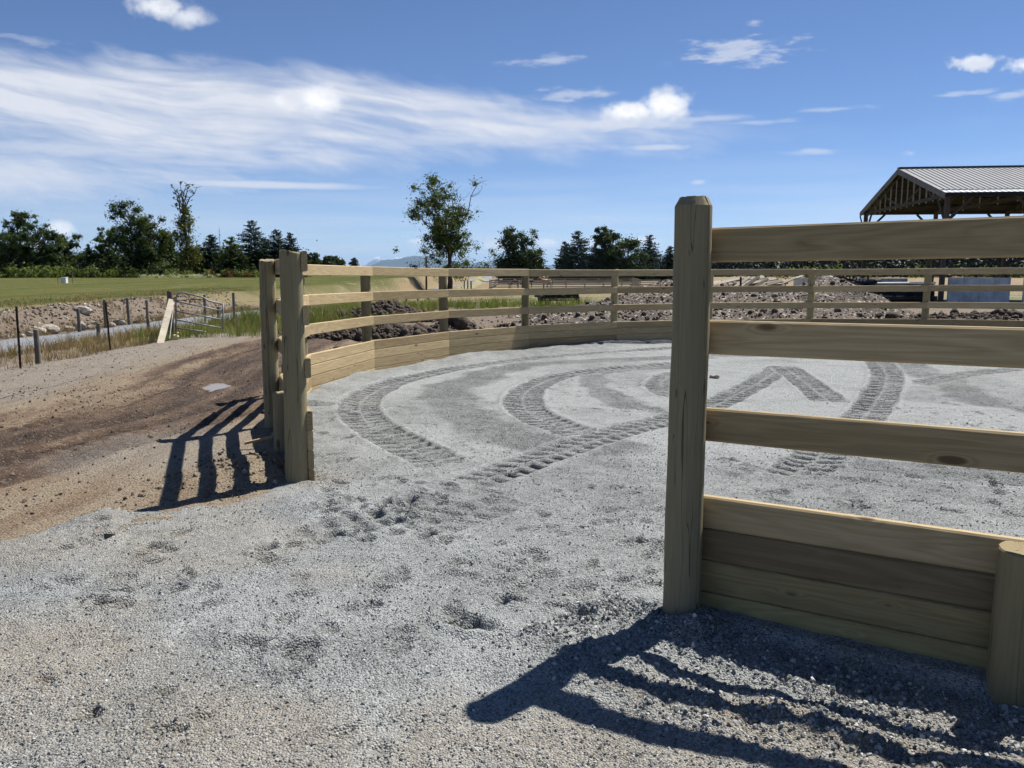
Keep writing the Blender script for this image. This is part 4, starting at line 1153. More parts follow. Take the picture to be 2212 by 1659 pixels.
thicket('undergrowth', 'dark undergrowth below the left tree line', -80, 650, 536, 127, 140, 420, 'leaf_dark', 71, .27)
thicket('hedge_shrubs', 'pale green shrubs along the far edge of the pasture field', -80, 300, 572, 120, 125, 110, 'leaf_shrub', 72, .2)
thicket('hedge_weeds', 'green weeds in front of the left tree line', 300, 560, 580, 120, 124, 90, 'leaf_shrub', 73, .17, 45)
thicket('russet_weeds', 'reddish brown weeds below the firs', 440, 540, 583, 119, 122, 34, 'leaf_russet', 74, .15, 40)
thicket('pale_weeds', 'pale flowering weeds along the field edge', 305, 470, 592, 116, 118, 60, 'flower_pale', 75, .09, 26)
thicket('far_wood', 'far dark wood along the horizon seen through the near rails', 1440, 2500, 553, 330, 420, 380, 'leaf_far', 76, .9, 110)
thicket('far_wood_fringe', 'tall dark wood behind the barn', 1770, 2600, 530, 300, 380, 240, 'leaf_far', 77, .9, 130)
thicket('far_wood_light', 'lighter green bushes at the foot of the far wood', 1640, 2500, 571, 290, 320, 70, 'leaf_olive', 78, .6, 60)
thicket('far_trees', 'low far trees on the horizon beyond the lane', 1030, 1230, 578, 700, 900, 60, 'leaf_dark', 79, 1.6, 60)

# ------------------------------------------------------------------ wire fence, gate, braces
def gpt(x, y): q = gp(x, y); return Vector((q[0], q[1], gz(*q)))


def wood_post(parent, P_, h, r, seed, mat='old_wood', tilt=0):
    me_ = post_mesh('post', r, h, .3, seed, mat, .01, 10, .01, 4)
    return link('post', me_, parent, Vector(P_) - parent.location, (R(tilt), R(tilt * .6), seed))


def steel_post(parent, P_, h, tilt):
    mb = MB(); mb.box((0, 0, h / 2 - .15), (.036, .008, h + .3)).box((0, .016, h / 2 - .15), (.007, .030, h + .3))
    for k in range(int(h / .08)): mb.box((0, -.007, .1 + k * .08), (.012, .008, .02))
    return mb.build('steel_post', MATS['rusty_steel'], parent, Vector(P_) - parent.location, (R(tilt), R(-tilt * .7), .6))


def wires(parent, tops, hs, name='wire'):
    for h in hs:
        pts = []
        for i, P_ in enumerate(tops):
            q = Vector(P_) + Vector((0, 0, h)) - parent.location
            if i:
                a = pts[-1]; mid = (a + q) / 2 - Vector((0, 0, .02)); pts.append(mid)
            pts.append(q)
        MB().tube(pts, .0022, 4).build(name, MATS['wire'], parent)


nf = [(44, 790, 's', 1.02), (82, 780, 'w', .58), (213, 741, 'w', .50), (238, 753, 's', 1.0), (322, 722, 'w', .44)]
wf = thing('wire_fence', 'low wire fence of wooden and rusty steel posts beside the dirt road', 'fence', gpt(44, 790))
pts = []
for i, (x, y, k, h) in enumerate(nf):
    P_ = gpt(x, y); pts.append(P_)
    if k == 's': steel_post(wf, P_, h, [-1, 0, 0, 3][i] if i < 4 else 0)
    else: wood_post(wf, P_, h, .05, 21 + i, tilt=[0, 1, -3, 0, -2][i])
pts.sort(key=lambda v: v.y)
e0 = pts[0] + (pts[0] - pts[1]).normalized() * 0 + Vector((.6, -4.5, .05))
wires(wf, [e0] + pts + [gpt(366, 726)], (.2, .38, .52))
wood_post(wf, e0, 1.0, .05, 31)

ff = thing('wire_fence', 'wire fence of short wooden posts across the gravel lane below the bank', 'fence', gpt(228, 690))
p2 = []
for i, (x, y, h) in enumerate([(228, 690, .62), (273, 696, .62), (307, 690, .55), (150, 704, .5)]):
    P_ = Vector((-13.55, 0, 0)); r_ = ray(x, y); dd = -13.55 / r_[0] * r_[1]; P_ = Vector((-13.55 + .1 * i, dd, gz(-13.5, dd))); p2.append(P_)
    wood_post(ff, P_, [.95, .95, .85, .7][i], .05, 41 + i, tilt=[0, 1, -1, 2][i])
p2.sort(key=lambda v: v.y); wires(ff, p2, (.3, .6))

gf = thing('wire_fence', 'wire fence of dark wooden posts running away beyond the tube gate', 'fence', gpt(443, 694))
p3 = []
for i, (x, yt, yb) in enumerate([(443, 637, 694), (472, 664, 696), (507, 632, 690), (523, 667, 690), (563, 636, 688), (612, 645, 680), (628, 648, 676), (671, 640, 671), (702, 643, 668), (733, 642, 665), (758, 641, 663), (790, 640, 661), (831, 638, 657), (851, 637, 655), (878, 636, 652), (903, 635, 650), (925, 634, 648), (1010, 606, 632), (1003, 605, 629), (1018, 607, 636)]):
    P_ = gpt(x, yb); p3.append(P_); h = at(x, yt, P_.y).z - P_.z
    wood_post(gf, P_, max(.5, min(h, 1.5)), .055 if P_.y < 45 else .08, 51 + i, tilt=random.uniform(-3, 3))
wires(gf, sorted(p3[:17], key=lambda v: v.y), (.35, .7))

gpp = Vector((at(370, 700, 21.5).x, 21.5, 0)); gpp.z = gz(gpp.x, gpp.y)
gpo = thing('gate_post', 'dark weathered wooden post carrying the tube gate', 'post', gpp)
wood_post(gpo, gpp, at(370, 630, 21.5).z - gpp.z, .075, 91, tilt=1)
pl = Vector((at(346, 745, 19.4).x, 19.4, 0)); pl.z = gz(pl.x, pl.y) - .03
tp_ = at(371, 648, 21.40)
brace = thing('brace_plank', 'pale weathered plank leaning against the gate post', 'plank', pl)
mb = MB(); mb.beam((0, 0, 0), tp_ - pl, .15, .04, (.3, 0, 1)); mb.build('board', MATS['grey_plank'], brace)
pp = Vector((at(366, 735, 20.6).x, 20.6, 0)); pp.z = gz(pp.x, pp.y)
pipe = tag(MB().tube([(0, 0, 0), at(375, 655, 21.35) - pp], .018, 6).build('steel_pipe', MATS['galvanised'], None, pp), 'thin pale steel pipe leaning by the gate post', 'pipe')
yl = gpt(380, 734)
tag(MB().box((0, 0, .06), (.14, .09, .12), Euler((.2, .3, .4)).to_matrix(), .02).box((.05, 0, .16), (.05, .05, .07), Euler((.1, .5, .2)).to_matrix(), .015).build('plastic_jug', MATS['yellow_plastic'], None, yl), 'small pale yellow plastic jug in the grass under the gate', 'jug')

GD = 21.45
gate = thing('tube_gate', 'sagging galvanised tube gate standing in tall green grass', 'gate', (at(379, 712, GD).x, GD, at(379, 712, GD).z))
def gl(x, y): return at(x, y, GD) - gate.location
MB().tube([gl(380, 716), gl(380, 650), gl(381, 640), gl(386, 633), gl(395, 632), gl(440, 643), gl(450, 650), gl(481, 657)], .021, 8).build('top_frame', MATS['galvanised'], gate, smooth=True)
MB().tube([gl(482, 655), gl(481, 712)], .021, 8).build('end_upright', MATS['galvanised'], gate, smooth=True)
for (x0, y0, x1, y1) in [(380, 651, 481, 672), (380, 672, 481, 691), (380, 691, 481, 709), (380, 708, 445, 717)]:
    MB().tube([gl(x0, y0), gl(x1, y1)], .017, 8).build('bar', MATS['galvanised'], gate, smooth=True)
MB().tube([gl(380, 649), gl(440, 646)], .010, 6).build('cross_wire', MATS['rusty_steel'], gate)
for y in (648, 700): MB().tube([gl(380, y), gl(371, y)], .012, 6).build('hinge', MATS['rusty_steel'], gate)

# ------------------------------------------------------------------ pale rocks below the bank
def rock_mesh(seed, sub=2, lump=.3):
    bm = bmesh.new(); bmesh.ops.create_icosphere(bm, subdivisions=sub, radius=1); rr = random.Random(seed)
    cut = [(Vector((rr.gauss(0, 1), rr.gauss(0, 1), rr.gauss(0, 1))).normalized(), rr.uniform(.55, .85)) for _ in range(7)]
    for v in bm.verts:
        for nn, dd in cut:
            k = v.co.dot(nn)
            if k > dd: v.co -= nn * (k - dd)
        v.co *= 1 + rr.uniform(-.05, .05)
    me_ = bpy.data.meshes.new('rock'); bm.to_mesh(me_); bm.free(); me_.materials.append(MATS['rock_pale']); return me_


RK = [rock_mesh(s) for s in range(5)]
ordn = ['first', 'second', 'third', 'fourth', 'fifth', 'sixth', 'seventh', 'eighth', 'ninth', 'tenth', 'eleventh', 'twelfth', 'thirteenth', 'fourteenth']
spots = [(20, 728, .16), (42, 722, .13), (72, 722, .17), (92, 716, .30), (112, 712, .38), (126, 716, .24), (160, 711, .22), (177, 707, .36), (196, 709, .20), (212, 702, .33), (236, 704, .22), (258, 700, .34), (290, 697, .16), (312, 695, .20)]
for i, (x, y, s_) in enumerate(spots):
    r_ = ray(x, y); dd = -13.75 / r_[0] * r_[1]; X = -13.75 + random.uniform(-.15, .15)
    o = link('rock', RK[i % 5], None, (X, dd, gz(X, dd) + s_ * .25), (random.uniform(-.3, .3), random.uniform(-.3, .3), i * 1.7)); s_ *= .62; o.scale = (s_ * 1.25, s_, s_ * .8)
    tag(o, f'pale rock at the foot of the bank, {ordn[i]} of the row counted from the left', 'rock', 'pale rocks in a row at the foot of the bank')
X = -15.0; r_ = ray(180, 668); dd = X / r_[0] * r_[1]
o = link('rock', RK[2], None, (X, dd, gz(X, dd) + .12), (.3, .2, .5)); o.scale = (.36, .2, .2); tag(o, 'white flat boulder lying high on the bank slope', 'rock')
tag(link('stone', RK[1], None, (*gp(1537, 820), gz(*gp(1537, 820)) + .04), (.2, .4, 1)), 'dark stone lying on the pen gravel, left of the pair', 'stone', 'two small stones on the pen gravel').scale = (.06, .04, .03)
tag(link('stone', RK[3], None, (*gp(1546, 821), gz(*gp(1546, 821)) + .04), (.5, .4, 2)), 'reddish stone lying on the pen gravel, right of the pair', 'stone', 'two small stones on the pen gravel').scale = (.07, .05, .045)
sw = gpt(640, 938); sk = gpt(565, 922)
tag(MB().beam((-.12, 0, .03), (.16, .06, .09), .035, .02).build('wood_offcut', MATS['board_wood'], None, Vector((-2.2, 7.05, gz(-2.2, 7.05) + .03))), 'small pale wood offcut lying at the foot of the second end post', 'offcut')

# field markers
for (x, yb, w, h, lab) in [(140, 613, .42, .5, 'white concrete box standing between two stakes in the pasture'), (523, 599, .6, .42, 'white box at the far edge of the pasture')]:
    r_ = ray(x, yb); dd = (EYE - .2) / -r_[2] * r_[1]; P_ = Vector((r_[0] * dd / r_[1], dd, gz(r_[0] * dd / r_[1], dd)))
    MBx = MB().box((0, 0, h / 2), (w, w, h), None, .03).box((0, 0, h + .02), (w * 1.1, w * 1.1, .05), None, .01)
    tag(MBx.build('utility_box', MATS['white_paint'], None, P_), lab, 'box')
    if x == 140:
        for q, side in ((-26 / 1.8, 'left'), (30 / 1.8, 'right')):
            S_ = P_ + Vector((q / F_ * dd, 0, 0)); S_.z = gz(S_.x, S_.y)
            tag(MB().tube([(0, 0, -.2), (.02, 0, 1.0)], .03, 5).box((.02, 0, 1.0), (.07, .05, .05)).build('stake', MATS['old_wood'], None, S_), f'thin dark stake {side} of the white box in the pasture', 'stake', 'stakes beside the white box')

# lamp pole
LP = Vector((at(921, 620, 128).x, 128, 0)); LP.z = gz(LP.x, 128)
lp = thing('lamp_pole', 'dark wooden pole with a lamp arm left of the lone tall tree', 'lamp pole', LP)
hp_ = at(921, 553, 128).z - LP.z
MB().tube([(0, 0, -.2), (.03, 0, hp_)], [.16, .11], 8).build('pole', MATS['bark'], lp)
MB().tube([(0, 0, hp_ - .3), (.6, 0, hp_ + .12), (1.5, 0, hp_ + .2)], .04, 6).build('arm', MATS['galvanised'], lp)
MB().box((1.7, 0, hp_ + .16), (.5, .22, .16), None, .04).build('lamp_head', MATS['galvanised'], lp)

# ------------------------------------------------------------------ dirt heaps
def heap(name, label, cx_, cy_, rx, ry, h, seed, mat, cat='dirt pile', group=None, res=.09, rot=0, clod=.05, flat=.0, bumps=None, nclod=400):
    z0 = gz(cx_, cy_) - .06; t = thing(name, label, cat, (cx_, cy_, z0), 0, group)
    xs_ = np.arange(-rx * 1.1, rx * 1.1, res); ys_ = np.arange(-ry * 1.1, ry * 1.1, res); X, Y = np.meshgrid(xs_, ys_)
    e = np.sqrt((X / rx) ** 2 + (Y / ry) ** 2) + .22 * fbm(X * .8 + seed, Y * .8, seed, 3)
    def hf(X, Y):
        e = np.sqrt((X / rx) ** 2 + (Y / ry) ** 2) + .22 * fbm(X * .8 + seed, Y * .8, seed, 3)
        q = np.clip(1 - e, 0, 1); z = h * q ** .85
        for bx, by, br, bh in (bumps or []): z = np.maximum(z, bh * np.clip(1 - np.hypot((X - bx) / br, (Y - by) / (br * .8)) + .2 * fbm(X * .9, Y * .9, seed + 7, 3), 0, 1) ** .9)
        w = np.clip(z / .12, 0, 1)
        z = z + w * (clod * fbm(X * 3.2, Y * 3.2, seed + 2, 3) + clod * .8 * np.abs(fbm(X * 8, Y * 8, seed + 3, 2)))
        return z, w
    Z, w = hf(X, Y); dz_ = terrain(X + cx_, Y + cy_) - z0; Z = Z + dz_ - .10 * (w < .15)
    nx = len(xs_); i = np.arange(len(ys_) - 1)[:, None] * nx + np.arange(nx - 1)[None]
    fc = np.stack([i, i + 1, i + nx + 1, i + nx], -1).reshape(-1, 4); kp = (w > .02).ravel(); fc = fc[kp[fc].any(1)]
    used = np.unique(fc); rm = np.full(X.size, -1); rm[used] = np.arange(len(used))
    link('mound', mesh_from('mound', np.stack([X, Y, Z], -1).reshape(-1, 3)[used], rm[fc], MATS[mat], True), t)
    rr = np.random.default_rng(seed); V = []; Fc = []; bm = bmesh.new(); bmesh.ops.create_icosphere(bm, subdivisions=1, radius=1)
    bv = np.array([v.co[:] for v in bm.verts]); bf = np.array([[v.index for v in f.verts] for f in bm.faces]); bm.free(); n = 0
    px = rr.uniform(-rx, rx, nclod); py = rr.uniform(-ry, ry, nclod); zz, ww = hf(px, py); zz = zz + terrain(px + cx_, py + cy_) - z0
    for k in range(nclod):
        if ww[k] < .05: continue
        s_ = clod * rr.uniform(.5, 1.9) * (1 + 1.2 * (rr.random() < .08)); v = bv * (1 + rr.normal(0, .22, bv.shape)) * s_ * rr.uniform(.7, 1.2, 3)
        V.append(v + np.array([px[k], py[k], zz[k] + s_ * .3])); Fc.append(bf + n); n += len(bv)
    if V:
        o = link('clods', mesh_from('clods', np.vstack(V), np.vstack(Fc), MATS[mat]), t); o['kind'] = 'stuff'
    return t


heap('dirt_pile', 'low ridge of dark clods just behind the pen boards on the left', -3.6, 21.3, 2.5, .9, .36, 3, 'clod_soil', clod=.038, res=.05, nclod=2200)
heap('dirt_pile', 'dark clod pile in the green grass behind the second rail', -4.6, 29.5, 2.4, 1.3, .62, 5, 'clod_soil', clod=.045, res=.06, nclod=1900)
heap('dirt_pile', 'small dark clod heap right of the fourth pen post', -1.65, 23.2, .65, .5, .34, 7, 'clod_soil', clod=.06, res=.05, nclod=160)
heap('dirt_pile', 'tiny dark clod heap left of the shaded boards', -.1, 23.4, .5, .4, .2, 8, 'clod_soil', clod=.05, res=.05, nclod=90)
heap('rubble_mound', 'long grey brown mound of rubble and soil behind the pen', 7.6, 31.5, 7.4, 5.2, 1.25, 9, 'rubble_soil', clod=.026, res=.075, nclod=4200, bumps=[(-1.5, 1, 3.4, 1.55), (3.8, -.5, 3.6, 1.6), (.9, 1.5, 3.0, 1.35), (-5.0, -2.5, 2.6, .65)])
heap('dirt_pile', 'dark brown clods heaped in front of the barn', 10.2, 22.0, .9, .5, .42, 12, 'clod_soil', clod=.05, res=.06, nclod=240)
heap('dirt_pile', 'spread of dark clods below the concrete wall', 15.5, 25.5, 4.4, 2.2, .4, 13, 'clod_soil', clod=.042, res=.09, nclod=2600)

# ------------------------------------------------------------------ lumber heap, trestle
lh = thing('lumber_pile', 'heap of old grey boards thrown on the rubble mound', 'lumber pile', (10.5, 40.0, gz(10.5, 40.0)))
rl = random.Random(4)
boards = [(1530, 622, 1590, 599), (1532, 616, 1605, 600), (1535, 610, 1612, 603), (1540, 621, 1575, 614), (1586, 620, 1620, 598), (1592, 622, 1626, 600), (1600, 624, 1640, 597), (1606, 625, 1648, 596), (1618, 626, 1660, 601), (1650, 627, 1718, 600), (1640, 618, 1690, 606), (1560, 606, 1650, 600), (1548, 613, 1588, 612), (1612, 612, 1676, 602), (1655, 614, 1700, 611), (1626, 626, 1735, 596)]
for k, (x0, y0, x1, y1) in enumerate(boards):
    a = at(x0, y0 + 1, 38.6 + rl.uniform(0, 1.6)); b_ = at(x1, y1, 39.4 + rl.uniform(0, 2.2))
    MB().beam(a - lh.location, b_ - lh.location, .18, .045, (rl.uniform(-.5, .5), -.6, 1)).build('plank', MATS['grey_plank'], lh)
heap('rubble_mound', 'soil heap under the old grey boards', 12.0, 40.5, 4.2, 2.2, 1.25, 15, 'rubble_soil', clod=.07, res=.12, nclod=500)
td = 58; t0 = Vector((at(1700, 604, td).x, td, 0)); t0.z = gz(t0.x, td)
trs = thing('trestle', 'low orange brown wooden trestle right of the old boards', 'trestle', t0)
zt = at(1700, 600, td).z - t0.z
MB().beam((-.75, 0, zt), (1.05, 0, zt - .05), .25, .06).build('top', MATS['tan_wood'], trs)
for x in (-.65, -.1, .9): MB().beam((x, 0, 0), (x, 0, zt - .05), .08, .08, (0, 1, 0)).build('leg', MATS['tan_wood'], trs)

# ------------------------------------------------------------------ low trailer behind the rails
TY = 47.0; T0 = Vector((at(1200, 655, TY).x, TY, 0)); T0.z = gz(T0.x, TY)
tr_ = thing('flat_trailer', 'low rusty black trailer parked behind the second pen rail', 'trailer', T0, R(8))
MB().box((0, 0, .50), (1.95, 3.0, .16), None, .02).box((0, -1.52, .62), (1.95, .06, .34), None, .01).build('deck', MATS['dark_steel'], tr_)
MB().beam((-.95, -1.5, .84), (.95, -1.5, .84), .06, .06).beam((-.95, -1.5, .45), (-.95, -1.5, .86), .07, .07, (0, 1, 0)).beam((.95, -1.5, .45), (.95, -1.5, .86), .07, .07, (0, 1, 0)).beam((0, -1.5, .45), (0, -1.5, .86), .07, .07, (0, 1, 0)).build('tail_rail', MATS['rusty_steel'], tr_)
MB().box((.12, -1.56, .68), (.2, .02, .16)).build('plate', MATS['galvanised'], tr_)
MB().tube([(-.95, -.6, .32), (.95, -.6, .32)], .04, 6).build('axle', MATS['rusty_steel'], tr_)
MB().beam((0, 1.5, .48), (0, 3.0, .42), .1, .1).build('drawbar', MATS['rusty_steel'], tr_)
for s_ in (-1, 1):
    mb = MB(); w0, w1 = s_ * .93, s_ * 1.13
    mb.tube([(w0, -.9, .33), (w0 + s_ * .03, -.9, .33), (w1 - s_ * .03, -.9, .33), (w1, -.9, .33)], [.29, .33, .33, .29], 20)
    wh = mb.build('wheel', MATS['rubber'], tr_); MB().tube([(w1 - s_ * .02, -.9, .33), (w1 + s_ * .015, -.9, .33)], .17, 14).build('rim', MATS['rusty_steel'], wh)

# ------------------------------------------------------------------ corral and horses
CD0, CD1 = 128.0, 168.0
def cg(px, Y): X = at(px, 600, Y).x; return Vector((X, Y, gz(X, Y)))
A_, B_, C_, D_ = cg(1058, CD0), cg(1383, CD0 + 4), cg(1366, CD1), cg(1075, CD1)
cor = thing('corral_fence', 'far wooden corral fence around the three horses', 'fence', A_)
def run(a, b, n, rails=4, h=1.35):
    for i in range(n):
        p = a.lerp(b, i / n); q = a.lerp(b, (i + 1) / n)
        MB().box((0, 0, h / 2), (.16, .16, h + .1)).build('post', MATS['grey_plank'], cor, p - cor.location)
        for k in range(rails):
            z = .32 + k * (h - .35) / (rails - 1)
            MB().beam(p - cor.location + Vector((0, -.1, z)), q - cor.location + Vector((0, -.1, z)), .05, .15).build('rail', MATS['grey_plank'], cor)
run(A_, B_, 8); run(B_, C_, 6); run(C_, D_, 8); run(D_, A_, 6)
MB().box((0, 0, .68), (.18, .18, 1.45)).build('post', MATS['grey_plank'], cor, B_ + (B_ - A_).normalized() * 3.2 - cor.location)
for k in range(4): MB().beam(B_ - cor.location + Vector((0, 0, .3 + .33 * k)), B_ + (B_ - A_).normalized() * 3.2 - cor.location + Vector((0, 0, .3 + .33 * k)), .05, .15).build('rail', MATS['grey_plank'], cor)


def horse(label, P_, rz, col, col2, graze, seed):
    m, b, p, o = material(f'horse_coat_{seed}'); t = b.n('ShaderNodeTexCoord').outputs['Object']
    zz_ = b.n('ShaderNodeSeparateXYZ'); b.nt.links.new(t, zz_.inputs[0])
    b.nt.links.new(b.mix(b.rng(b.m('ADD', zz_.outputs[2], b.m('MULTIPLY', b.noise(t, 3.0, 2), .3)), .55, .95), col2, col), p.inputs['Base Color']); p.inputs['Roughness'].default_value = .6
    J = {'hip': (-.62, 0, 1.22, .30), 'loin': (-.25, 0, 1.20, .27), 'rib': (.15, 0, 1.14, .31), 'chest': (.52, 0, 1.16, .28)}
    if graze: J.update({'n1': (.80, 0, 1.08, .19), 'n2': (1.10, .04, .72, .14), 'poll': (1.30, .06, .42, .13), 'jaw': (1.36, .06, .25, .12), 'muz': (1.40, .06, .07, .075)})
    else: J.update({'n1': (.78, 0, 1.38, .20), 'n2': (.98, .03, 1.62, .15), 'poll': (1.12, .05, 1.82, .12), 'jaw': (1.24, .05, 1.73, .115), 'muz': (1.46, .06, 1.52, .075)})
    E_ = [('hip', 'loin'), ('loin', 'rib'), ('rib', 'chest'), ('chest', 'n1'), ('n1', 'n2'), ('n2', 'poll'), ('poll', 'jaw'), ('jaw', 'muz')]
    for s_, nm in ((-1, 'l'), (1, 'r')):
        o_ = .10 * s_
        J.update({f'fs{nm}': (.50, .15 * s_, .95, .15), f'fe{nm}': (.47 + o_, .16 * s_, .72, .095), f'fk{nm}': (.50 + o_, .16 * s_, .42, .062), f'ff{nm}': (.50 + o_, .16 * s_, .14, .045), f'fh{nm}': (.54 + o_, .16 * s_, .03, .062)})
        J.update({f'ht{nm}': (-.62, .15 * s_, 1.0, .20), f'hs{nm}': (-.52 - o_, .16 * s_, .74, .12), f'hk{nm}': (-.78 - o_, .16 * s_, .52, .068), f'hf{nm}': (-.74 - o_, .16 * s_, .15, .047), f'hh{nm}': (-.69 - o_, .16 * s_, .03, .062)})
        E_ += [('chest', f'fs{nm}'), (f'fs{nm}', f'fe{nm}'), (f'fe{nm}', f'fk{nm}'), (f'fk{nm}', f'ff{nm}'), (f'ff{nm}', f'fh{nm}'), ('hip', f'ht{nm}'), (f'ht{nm}', f'hs{nm}'), (f'hs{nm}', f'hk{nm}'), (f'hk{nm}', f'hf{nm}'), (f'hf{nm}', f'hh{nm}')]
    ks = list(J); me_ = bpy.data.meshes.new('body'); me_.from_pydata([J[k][:3] for k in ks], [(ks.index(a), ks.index(c)) for a, c in E_], [])
    me_.materials.append(m)
    root = thing('horse', label, 'horse', P_, rz, 'horses in the far corral')
    ob = link('body', me_, root); sk_ = ob.modifiers.new('skin', 'SKIN'); sk_.use_smooth_shade = True
    for v, k in zip(me_.skin_vertices[0].data, ks): v.radius = (J[k][3], J[k][3] * (1.15 if k in ('hip', 'loin', 'rib', 'chest') else 1)); v.use_root = (k == 'hip')
    sb = ob.modifiers.new('sub', 'SUBSURF'); sb.levels = 1; sb.render_levels = 2
    MB().tube([(-.88, 0, 1.28), (-1.02, 0, 1.05), (-1.04, .02, .6)], [.05, .085, .03], 6).build('tail', MATS['rubber'], root)
    n1, n2, po = J['n1'], J['n2'], J['poll']
    MB().tube([(n1[0] - .14, 0, n1[2] + .14), (n2[0] - .1, .02, n2[2] + .12), (po[0] - .03, .04, po[2] + .1)], [.04, .05, .035], 5).build('mane', MATS['rubber'], root)
    for s_ in (-1, 1): MB().tube([(po[0], po[1] + .06 * s_, po[2] + .06), (po[0] + .02, po[1] + .08 * s_, po[2] + .24)], [.04, .008], 5).build('ear', m, root)
    return root


horse('dark brown horse grazing at the left of the far corral', cg(1112, 134), R(8), (.075, .058, .042), (.03, .022, .017), True, 1)
horse('black horse standing in the far corral, middle one of three', cg(1143, 143), R(25), (.012, .011, .011), (.008, .008, .008), False, 2)
horse('light tan horse with dark head standing at the right of the three', cg(1181, 136), R(195), (.40, .25, .16), (.12, .08, .055), False, 3)

# ------------------------------------------------------------------ pole barn
BN = 46.0
E0 = at(2043, 417, BN); bd = Vector((.991, -.131, 0)); bw = Vector((.131, .991, 0))
BL, BWD = 26.0, 15.4
gz0 = gz(E0.x, E0.y)
barn = thing('pole_barn', 'open pole barn with grey ribbed metal roof and timber posts', 'barn', (E0.x, E0.y, gz0), 0)
EH = E0.z - gz0
RIDGE = at(1957, 367, BN + BWD * .5 * .98).z - gz0
def BP(l, w, z): return bd * l + bw * w + Vector((0, 0, z))
def roof(w0, z0, w1, z1, name, mat, ribs=True, l0=-.15, l1=BL, th=.05, rb=.30):
    mb = MB(); n = int((l1 - l0) / rb); prof = []
    for k in range(n):
        l = l0 + k * rb
        prof += [(l, 0), (l + rb * .80, 0), (l + rb * .86, .038), (l + rb * .94, .038)]
    prof.append((l0 + n * rb, 0)); up = Vector((0, 0, 1)); m_ = len(prof)
    for (w, z) in ((w0, z0), (w1, z1)):
        for l, h in prof: mb.v.append(tuple(BP(l, w, z + (h if ribs else 0))))
    for (w, z) in ((w0, z0), (w1, z1)):
        for l, h in prof: mb.v.append(tuple(BP(l, w, z - th)))
    for k in range(m_ - 1):
        mb.f.append([k, k + 1, m_ + k + 1, m_ + k]); mb.f.append([2 * m_ + k, 3 * m_ + k, 3 * m_ + k + 1, 2 * m_ + k + 1])
        mb.f.append([k, 2 * m_ + k, 2 * m_ + k + 1, k + 1]); mb.f.append([m_ + k, m_ + k + 1, 3 * m_ + k + 1, 3 * m_ + k])
    mb.f.append([0, m_, 3 * m_, 2 * m_]); mb.f.append([m_ - 1, 3 * m_ - 1, 4 * m_ - 1, 2 * m_ - 1])
    return mb.build(name, mat, barn)
hw = BWD / 2; sl_ = (RIDGE - EH) / hw
roof(.55, EH + sl_ * .55 + .1, hw, RIDGE + .1, 'near_roof_slope', MATS['roof_metal'])
roof(-.35, EH - .01, .62, EH + sl_ * .42 + .1, 'eave_strip', MATS['bright_strip'])
roof(BWD + .35, EH - .06, hw, RIDGE + .1, 'far_roof_slope', MATS['roof_metal'])
roof(.0, EH - .03, hw, RIDGE - .06, 'roof_shade_sheet', MATS['roof_shade_sheet'], False, .2, BL - .2, .03, 4.0)  # dark sheets added below both slopes, standing for the shade inside the barn
roof(BWD, EH - .03, hw, RIDGE - .06, 'roof_shade_sheet', MATS['roof_shade_sheet'], False, .2, BL - .2, .03, 4.0)
MB().beam(BP(-.2, hw, RIDGE + .14), BP(BL, hw, RIDGE + .14), .5, .05).build('ridge_cap', MATS['roof_metal'], barn)
for s_, nm in ((1, 'barge_board'), (-1, 'barge_board')):
    w0 = -.42 if s_ > 0 else BWD + .42
    MB().beam(BP(-.19, w0, EH - .16), BP(-.19, hw, RIDGE - .08), .05, .34).build(nm, MATS['fascia'], barn)
for w in (-.36, BWD + .36): MB().beam(BP(-.12, w, EH - .09), BP(BL, w, EH - .09), .05, .20).build('eave_fascia', MATS['fascia'] if w > 0 else MATS['dark_steel'], barn)
# trusses
for l in [0.12] + list(np.arange(4.8, BL, 4.8)):
    mb = MB(); mb.beam(BP(l, 0, EH - .10), BP(l, BWD, EH - .10), .09, .18).build('truss_chord', MATS['barn_timber'], barn)
    for w in (0, BWD): MB().beam(BP(l, w, EH - .35), BP(l, hw, RIDGE - .1), .08, .2).build('truss_rafter', MATS['barn_timber'], barn)
    n_w = 5 if l > 1 else 13
    for k in range(1, n_w + 1):
        w = BWD * k / (n_w + 1); top_ = EH + sl_ * (hw - abs(w - hw)) - .2
        MB().beam(BP(l, w, EH - .3), BP(l, w, top_), .05, .1, (0, 1, 0)).build('truss_stud', MATS['grey_plank'], barn)
    for (wa, wb, za, zb) in ((hw, hw * .45, -.2, .45), (hw, hw * 1.55, -.2, .45), (hw * .28, hw * .5, -.2, .5), (hw * 1.72, hw * 1.5, -.2, .5)):
        MB().beam(BP(l, wa, EH + za), BP(l, wb, EH + zb * (RIDGE - EH)), .05, .12).build('truss_web', MATS['barn_timber'], barn)
